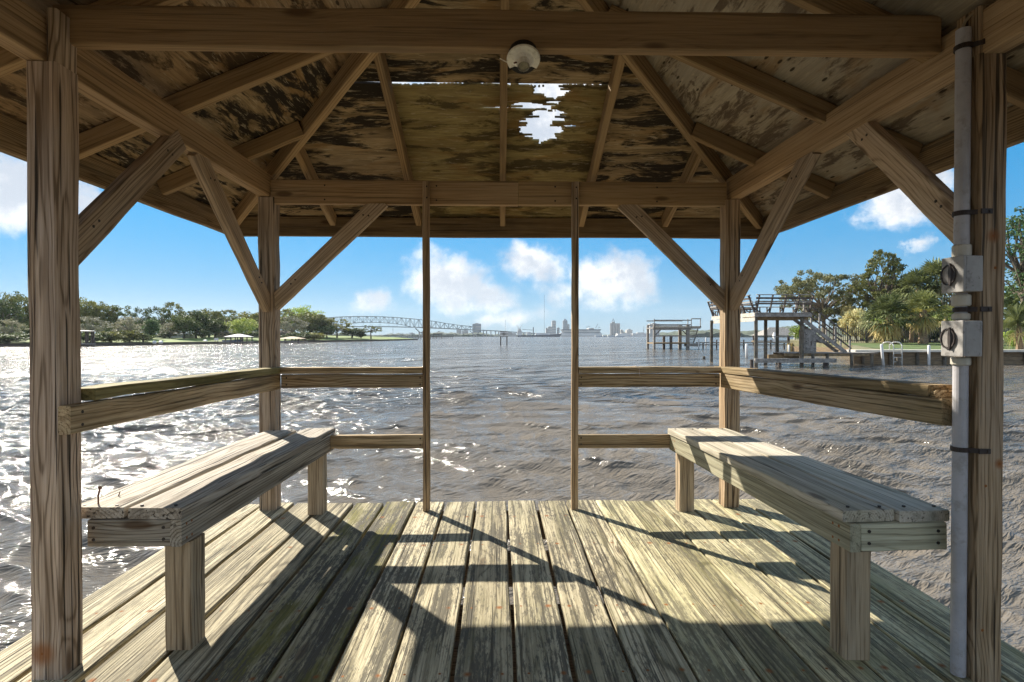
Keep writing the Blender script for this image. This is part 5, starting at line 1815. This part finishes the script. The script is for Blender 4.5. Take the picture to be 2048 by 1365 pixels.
def block(px0, px1, py, d, mat, label, name='tower', depth=25, roof=None, cat='building', parts=True):
    x0, x1 = at(px0, 672, d).x, at(px1, 672, d).x
    zt = H + (672 - py) / F_PX * d
    t_ = thing(name, ((x0 + x1) / 2, d, WATER), label, cat)
    MB().box((x0, d, WATER), (x1, d + depth, zt)).build('wall', mat, t_)
    if roof == 'point':
        r_ = MB()
        zr = zt + (x1 - x0) * .55
        r_.add([(x0, d, zt), (x1, d, zt), (x1, d + depth, zt), (x0, d + depth, zt), ((x0 + x1) / 2, d + depth / 2, zr)], [(0, 1, 4), (1, 2, 4), (2, 3, 4), (3, 0, 4)])
        r_.build('roof', mat, t_)
    else:
        MB().box((x0 + (x1 - x0) * .3, d + 4, zt), (x1 - (x1 - x0) * .3, d + depth - 4, zt + 2.5)).build('plant_room', M_farb, t_)
    # window bands
    nb = max(2, int((zt - WATER) / 11))
    if parts and zt - WATER > 25:
        for i in range(nb):
            z = WATER + (zt - WATER) * (i + .35) / nb
            MB().box((x0 + .6, d - .4, z), (x1 - .6, d - .02, z + (zt - WATER) / nb * .45)).build('window_band', M_farg, t_)
    return t_


D1 = 2600
block(1104, 1112, 642, D1, M_farb, 'tall flat topped tower in the far skyline')
block(1126, 1135, 642, D1, M_farg, 'tall tower with a pointed top in the far skyline', roof='point')
block(1136, 1139, 649, D1, M_farb, 'slim block right of the pointed tower')
block(1096, 1104, 654, D1, M_farb, 'stepped lower block left of the flat topped tower')
block(1115, 1119, 656, D1, M_fard, 'small dark block between the two tall towers')
block(1092, 1097, 658, D1, M_farb, 'low pale block at the left foot of the skyline')
block(945, 962, 648, 1900, M_farb, 'broad pale tower behind the right end of the bridge')
block(913, 922, 660, 1900, M_farb, 'twin pale block left of the broad tower, left half')
block(924, 936, 661, 1900, M_farb, 'twin pale block left of the broad tower, right half')
block(873, 882, 664, 1900, M_farb, 'small pale block beyond the bridge right of the slim post')
block(818, 828, 667, 1900, M_farb, 'small pale block left of the bridge pier', parts=False)
block(804, 818, 670, 1900, M_farb, 'low pale building on the far shore left of the bridge pier', parts=False)
# silos
D2 = 1700
si = thing('grain_silos', (at(1230, 672, D2).x, D2, WATER), 'row of grey concrete silos with a head house on top', 'silo')
for k in range(4):
    c = at(1222.5 + k * 5, 672, D2)
    MB().tube([(c.x, D2, WATER), (c.x, D2, H + (672 - 647) / F_PX * D2)], 4.3, 14).build('silo', M_farb, si)
c = at(1227, 672, D2)
mb = MB().box((c.x - 6, D2 - 2, 41), (c.x + 4, D2 + 3, 47))
mb.build('head_house', M_farb, si)
for s in (-5, 3): MB().bar((c.x + s, D2, 47), (c.x - 1, D2, 57), .9, .9).build('hoist_leg', M_fard, si)
MB().box((c.x - 4, D2 - 1, 51), (c.x + 2.5, D2 + 1, 52)).build('hoist_beam', M_fard, si)
block(1300, 1319, 648, 1650, M_farb, 'wide grey storage block left of the distant dock', parts=False, cat='silo')
block(1241, 1247, 661, 1700, M_farb, 'small block right of the silos', parts=False)
block(1254, 1265, 660, 1700, M_farb, 'square pale warehouse block right of the silos', parts=False)
block(1265, 1300, 667, 1650, M_farw, 'long low white warehouse left of the distant dock', parts=False)
block(1235, 1262, 667.5, 1650, M_farw, 'long low white shed below the silos', parts=False)
block(1000, 1032, 666.5, 1900, M_farb, 'long low quay building behind the channel sign', parts=False)
# stadium
D3 = 2000
st = thing('stadium', (at(1160, 672, D3).x, D3, WATER), 'long pale stadium with raised upper stand right of the pointed tower', 'stadium')
for (a, b, y0, y1, mm) in ((1124, 1202, 659, 661.5, M_fard), (1127, 1200, 663.2, 665, M_farb), (1121, 1204, 667, 671.5, M_farw), (1126, 1200, 661.5, 663.2, M_farw), (1124, 1202, 665, 667, M_farg), (1178, 1188, 656.5, 659, M_farb)):
    MB().box((at(a, 672, D3).x, D3 + (1 if mm is M_farg else 0), H + (672 - y1) / F_PX * D3 + .02), (at(b, 672, D3).x, D3 + 60, H + (672 - y0) / F_PX * D3)).build('tier', mm, st)
MB().box((at(1121, 672, D3).x, D3 - 1, WATER), (at(1204, 672, D3).x, D3 + 61, H + .5 / F_PX * D3)).build('base', M_farb, st)
for (a, b, pa, pb) in ((1172, 1180, 653, 655), (1191, 1196, 648, 657), (1196, 1200, 655, 657)):
    p0, p1 = at(a, pb, D3), at(b, pa, D3)
    MB().bar(p0, p1, 1.4, 1.4).build('light_gantry', M_fard, st)
# cargo ship
D4 = 1300
shp = thing('cargo_ship', (at(1080, 672, D4).x, D4, WATER), 'dark hulled cargo ship with white bridge and two deck posts', 'ship')
k = D4 / F_PX
X = lambda px: at(px, 672, D4).x
Zp = lambda py: H + (672 - py) * k
M_hull = plain('ship_hull', (.055, .065, .095), .6, var=.15, scale=.05)
MB().prism([(X(1036), D4, WATER - 1), (X(1034), D4, Zp(671)), (X(1040), D4, Zp(671.2)), (X(1100), D4, Zp(670)), (X(1112), D4, Zp(668.5)), (X(1124), D4, Zp(667.3)), (X(1119), D4, WATER - 1)], (0, 18, 0)).build('hull', M_hull, shp)
for (a, b, y0, y1) in ((1035, 1044, 662, 671), (1037, 1042, 658, 662), (1054, 1062, 664.5, 670.6), (1072, 1100, 666.5, 670.2)):
    MB().box((X(a), D4 + 3, Zp(y1) - 1.5), (X(b), D4 + 15, Zp(y0))).build('deckhouse' if a < 1050 else 'hatch', M_farw, shp)
for a, y0 in ((1067, 655), (1093.5, 656)): MB().box((X(a) - 1.1, D4 + 6, Zp(670.5)), (X(a) + 1.1, D4 + 9, Zp(y0))).build('deck_post', M_fard, shp)
MB().bar((X(1045), D4 + 8, Zp(659)), (X(1066), D4 + 8, Zp(660.6)), .9, .9).build('boom', M_fard, shp)
for a in (1036, 1040): MB().bar((X(a), D4 + 8, Zp(658)), (X(a) + .5, D4 + 8, Zp(654.5)), .5, .5).build('mast', M_fard, shp)
bgx = thing('barge', (at(1218, 672, 1250).x, 1250, WATER), 'long pale blue barge moored below the silos', 'barge')
k5 = 1250 / F_PX
MB().box((at(1190, 672, 1250).x, 1250, WATER - .5), (at(1249, 672, 1250).x, 1262, H - 1.2 * k5)).build('hull', plain('barge_blue', (.16, .22, .30), .6), bgx)
for a, b in ((1191, 1203), (1206, 1212), (1216, 1228), (1232, 1247)):
    MB().box((at(a, 672, 1250).x, 1252, H - 1.2 * k5), (at(b, 672, 1250).x, 1260, H + .6 * k5)).build('cargo_box', M_farw, bgx)
# antenna masts
for px, top, d, lab in ((1088.5, 590, 2300, 'very tall thin antenna mast left of the skyline'), (786, 652, 2300, 'thin antenna mast left of the bridge pier'), (1010.5, 640, 2300, 'thin antenna mast above the channel sign'), (1287.5, 653, 1700, 'short mast with a cross arm right of the silos')):
    c = at(px, 672, d); z = H + (672 - top) / F_PX * d
    tag(MB().bar((c.x, d, WATER), (c.x, d, z), 1.0, 1.0).bar((c.x - 1.5, d, WATER + (z - WATER) * .6), (c.x + 1.5, d, WATER + (z - WATER) * .6), 1.0, 1.0).build('antenna_mast', M_fard), lab, 'mast')

# ---- truss bridge
D6 = 1400
k = D6 / F_PX
bz = lambda X_, Y_: (at(540 + X_ / 3.938, 672, D6).x, H + (672 - (580 + Y_ / 3.938)) * k)
brg = thing('truss_bridge', (at(800, 672, D6).x, D6, WATER), 'long grey steel truss bridge arching across the river', 'bridge')


def chord(pts, X_):
    for (a, b) in zip(pts[:-1], pts[1:]):
        if a[0] <= X_ <= b[0]: return a[1] + (b[1] - a[1]) * (X_ - a[0]) / (b[0] - a[0])
    return pts[-1][1]


TOPC = [(250, 270), (350, 245), (450, 222), (560, 214), (660, 211), (740, 210), (820, 211), (900, 214), (980, 218), (1050, 223), (1130, 230), (1210, 239), (1280, 247), (1340, 257), (1400, 267), (1500, 281), (1620, 292)]
BOTC = [(250, 291), (350, 291), (450, 291), (520, 280), (560, 272), (620, 265), (740, 257), (850, 258), (930, 263), (1000, 270), (1060, 280), (1110, 294), (1180, 300), (1400, 308), (1620, 318)]
DECK = [(150, 290), (450, 290), (860, 290), (1210, 297), (1400, 306), (1620, 317), (1800, 325), (1950, 336), (2100, 345)]
for side, dy in ((0, 0), (1, 14)):
    for nm, pts, th in (('top_chord', TOPC, 1.5), ('bottom_chord', BOTC, 1.3)):
        mb = MB()
        for a, b in zip(pts[:-1], pts[1:]):
            (xa, za), (xb, zb_) = bz(*a), bz(*b)
            mb.bar((xa, D6 + dy, za), (xb, D6 + dy, zb_), th, th)
        mb.build(nm, M_steelb, brg)
    nodes = list(range(250, 1621, 34))
    for i, X_ in enumerate(nodes):
        (xt, zt), (xb, zb_) = bz(X_, chord(TOPC, X_)), bz(X_, chord(BOTC, X_))
        MB().bar((xt, D6 + dy, zt), (xb, D6 + dy, zb_), .9, .9).build('vertical', M_steelb, brg)
        if chord(BOTC, X_) < 287 and i % 2 == 0:
            xd, zd = bz(X_, chord(DECK, X_))
            MB().bar((xb, D6 + dy, zb_), (xd, D6 + dy, zd), .35, .35).build('hanger', M_steelb, brg)
        if i + 1 < len(nodes):
            X2 = nodes[i + 1]
            a = bz(X_, chord(TOPC if i % 2 else BOTC, X_)); b = bz(X2, chord(BOTC if i % 2 else TOPC, X2))
            MB().bar((a[0], D6 + dy, a[1]), (b[0], D6 + dy, b[1]), .8, .8).build('diagonal', M_steelb, brg)
for a, b in zip(DECK[:-1], DECK[1:]):
    (xa, za), (xb, zb_) = bz(*a), bz(*b)
    MB().bar((xa, D6 + 7, za), (xb, D6 + 7, zb_), 15, 2.4).build('road_deck', M_steelb, brg)
for X_, yt in ((1185, 300), (1615, 320)):
    x, z = bz(X_, yt)
    for dy in (1, 13):
        for s in (-3.4, 3.4):
            MB().box((x + s - 1.3, D6 + dy - 1, WATER - 1), (x + s + 1.3, D6 + dy + 1, z - 11)).build('pier_column', M_farb, brg)
            MB().bar((x + s, D6 + dy, z - 11.5), (x + s * 4.2, D6 + dy, z - 1), 1.6, 1.6).build('pier_strut', M_steelb, brg)
    MB().box((x - 5.5, D6, z - 13), (x + 5.5, D6 + 14, z - 11)).build('pier_cap', M_farb, brg)
for X_ in (1680, 1705, 1740, 1775, 1800, 1850, 1900, 1950, 2000):
    x, z = bz(X_, chord(DECK, X_))
    for dy in (2, 12): MB().box((x - 1.2, D6 + dy - 1, WATER - 1), (x + 1.2, D6 + dy + 1, z - 1)).build('approach_column', M_farb, brg)
    MB().box((x - 1.4, D6, z - 3), (x + 1.4, D6 + 14, z - 1.2)).build('approach_cap', M_farb, brg)
crn = thing('harbour_crane', (at(1039, 672, 1900).x, 1900, WATER), 'white harbour cranes above the cargo ship stern', 'crane')
for a, pa, b, pb in ((1036, 671, 1037, 655), (1042, 671, 1040, 655), (1035, 660, 1044, 661), (1037, 655, 1033, 650), (1040, 656, 1044, 651)):
    MB().bar(at(a, pa, 1900), at(b, pb, 1900), 1.6, 1.6).build('crane_member', M_farw, crn)

# ================================================================== HAZE
m = bpy.data.materials.new('air')
m.use_nodes = True
nt = m.node_tree
nt.nodes.remove(nt.nodes['Principled BSDF'])
pv = nt.nodes.new('ShaderNodeVolumePrincipled')
pv.inputs['Color'].default_value = (.80, .90, 1.0, 1)
pv.inputs['Density'].default_value = .00008
pv.inputs['Anisotropy'].default_value = .2
nt.links.new(pv.outputs[0], nt.nodes['Material Output'].inputs['Volume'])
hzb = MB().box((-6000, -2500, -60), (6000, 5200, 260)).build('haze', m, org=(0, 0, 0))
tag(hzb, 'thin pale haze over the river and the far shore', 'haze', kind='stuff')
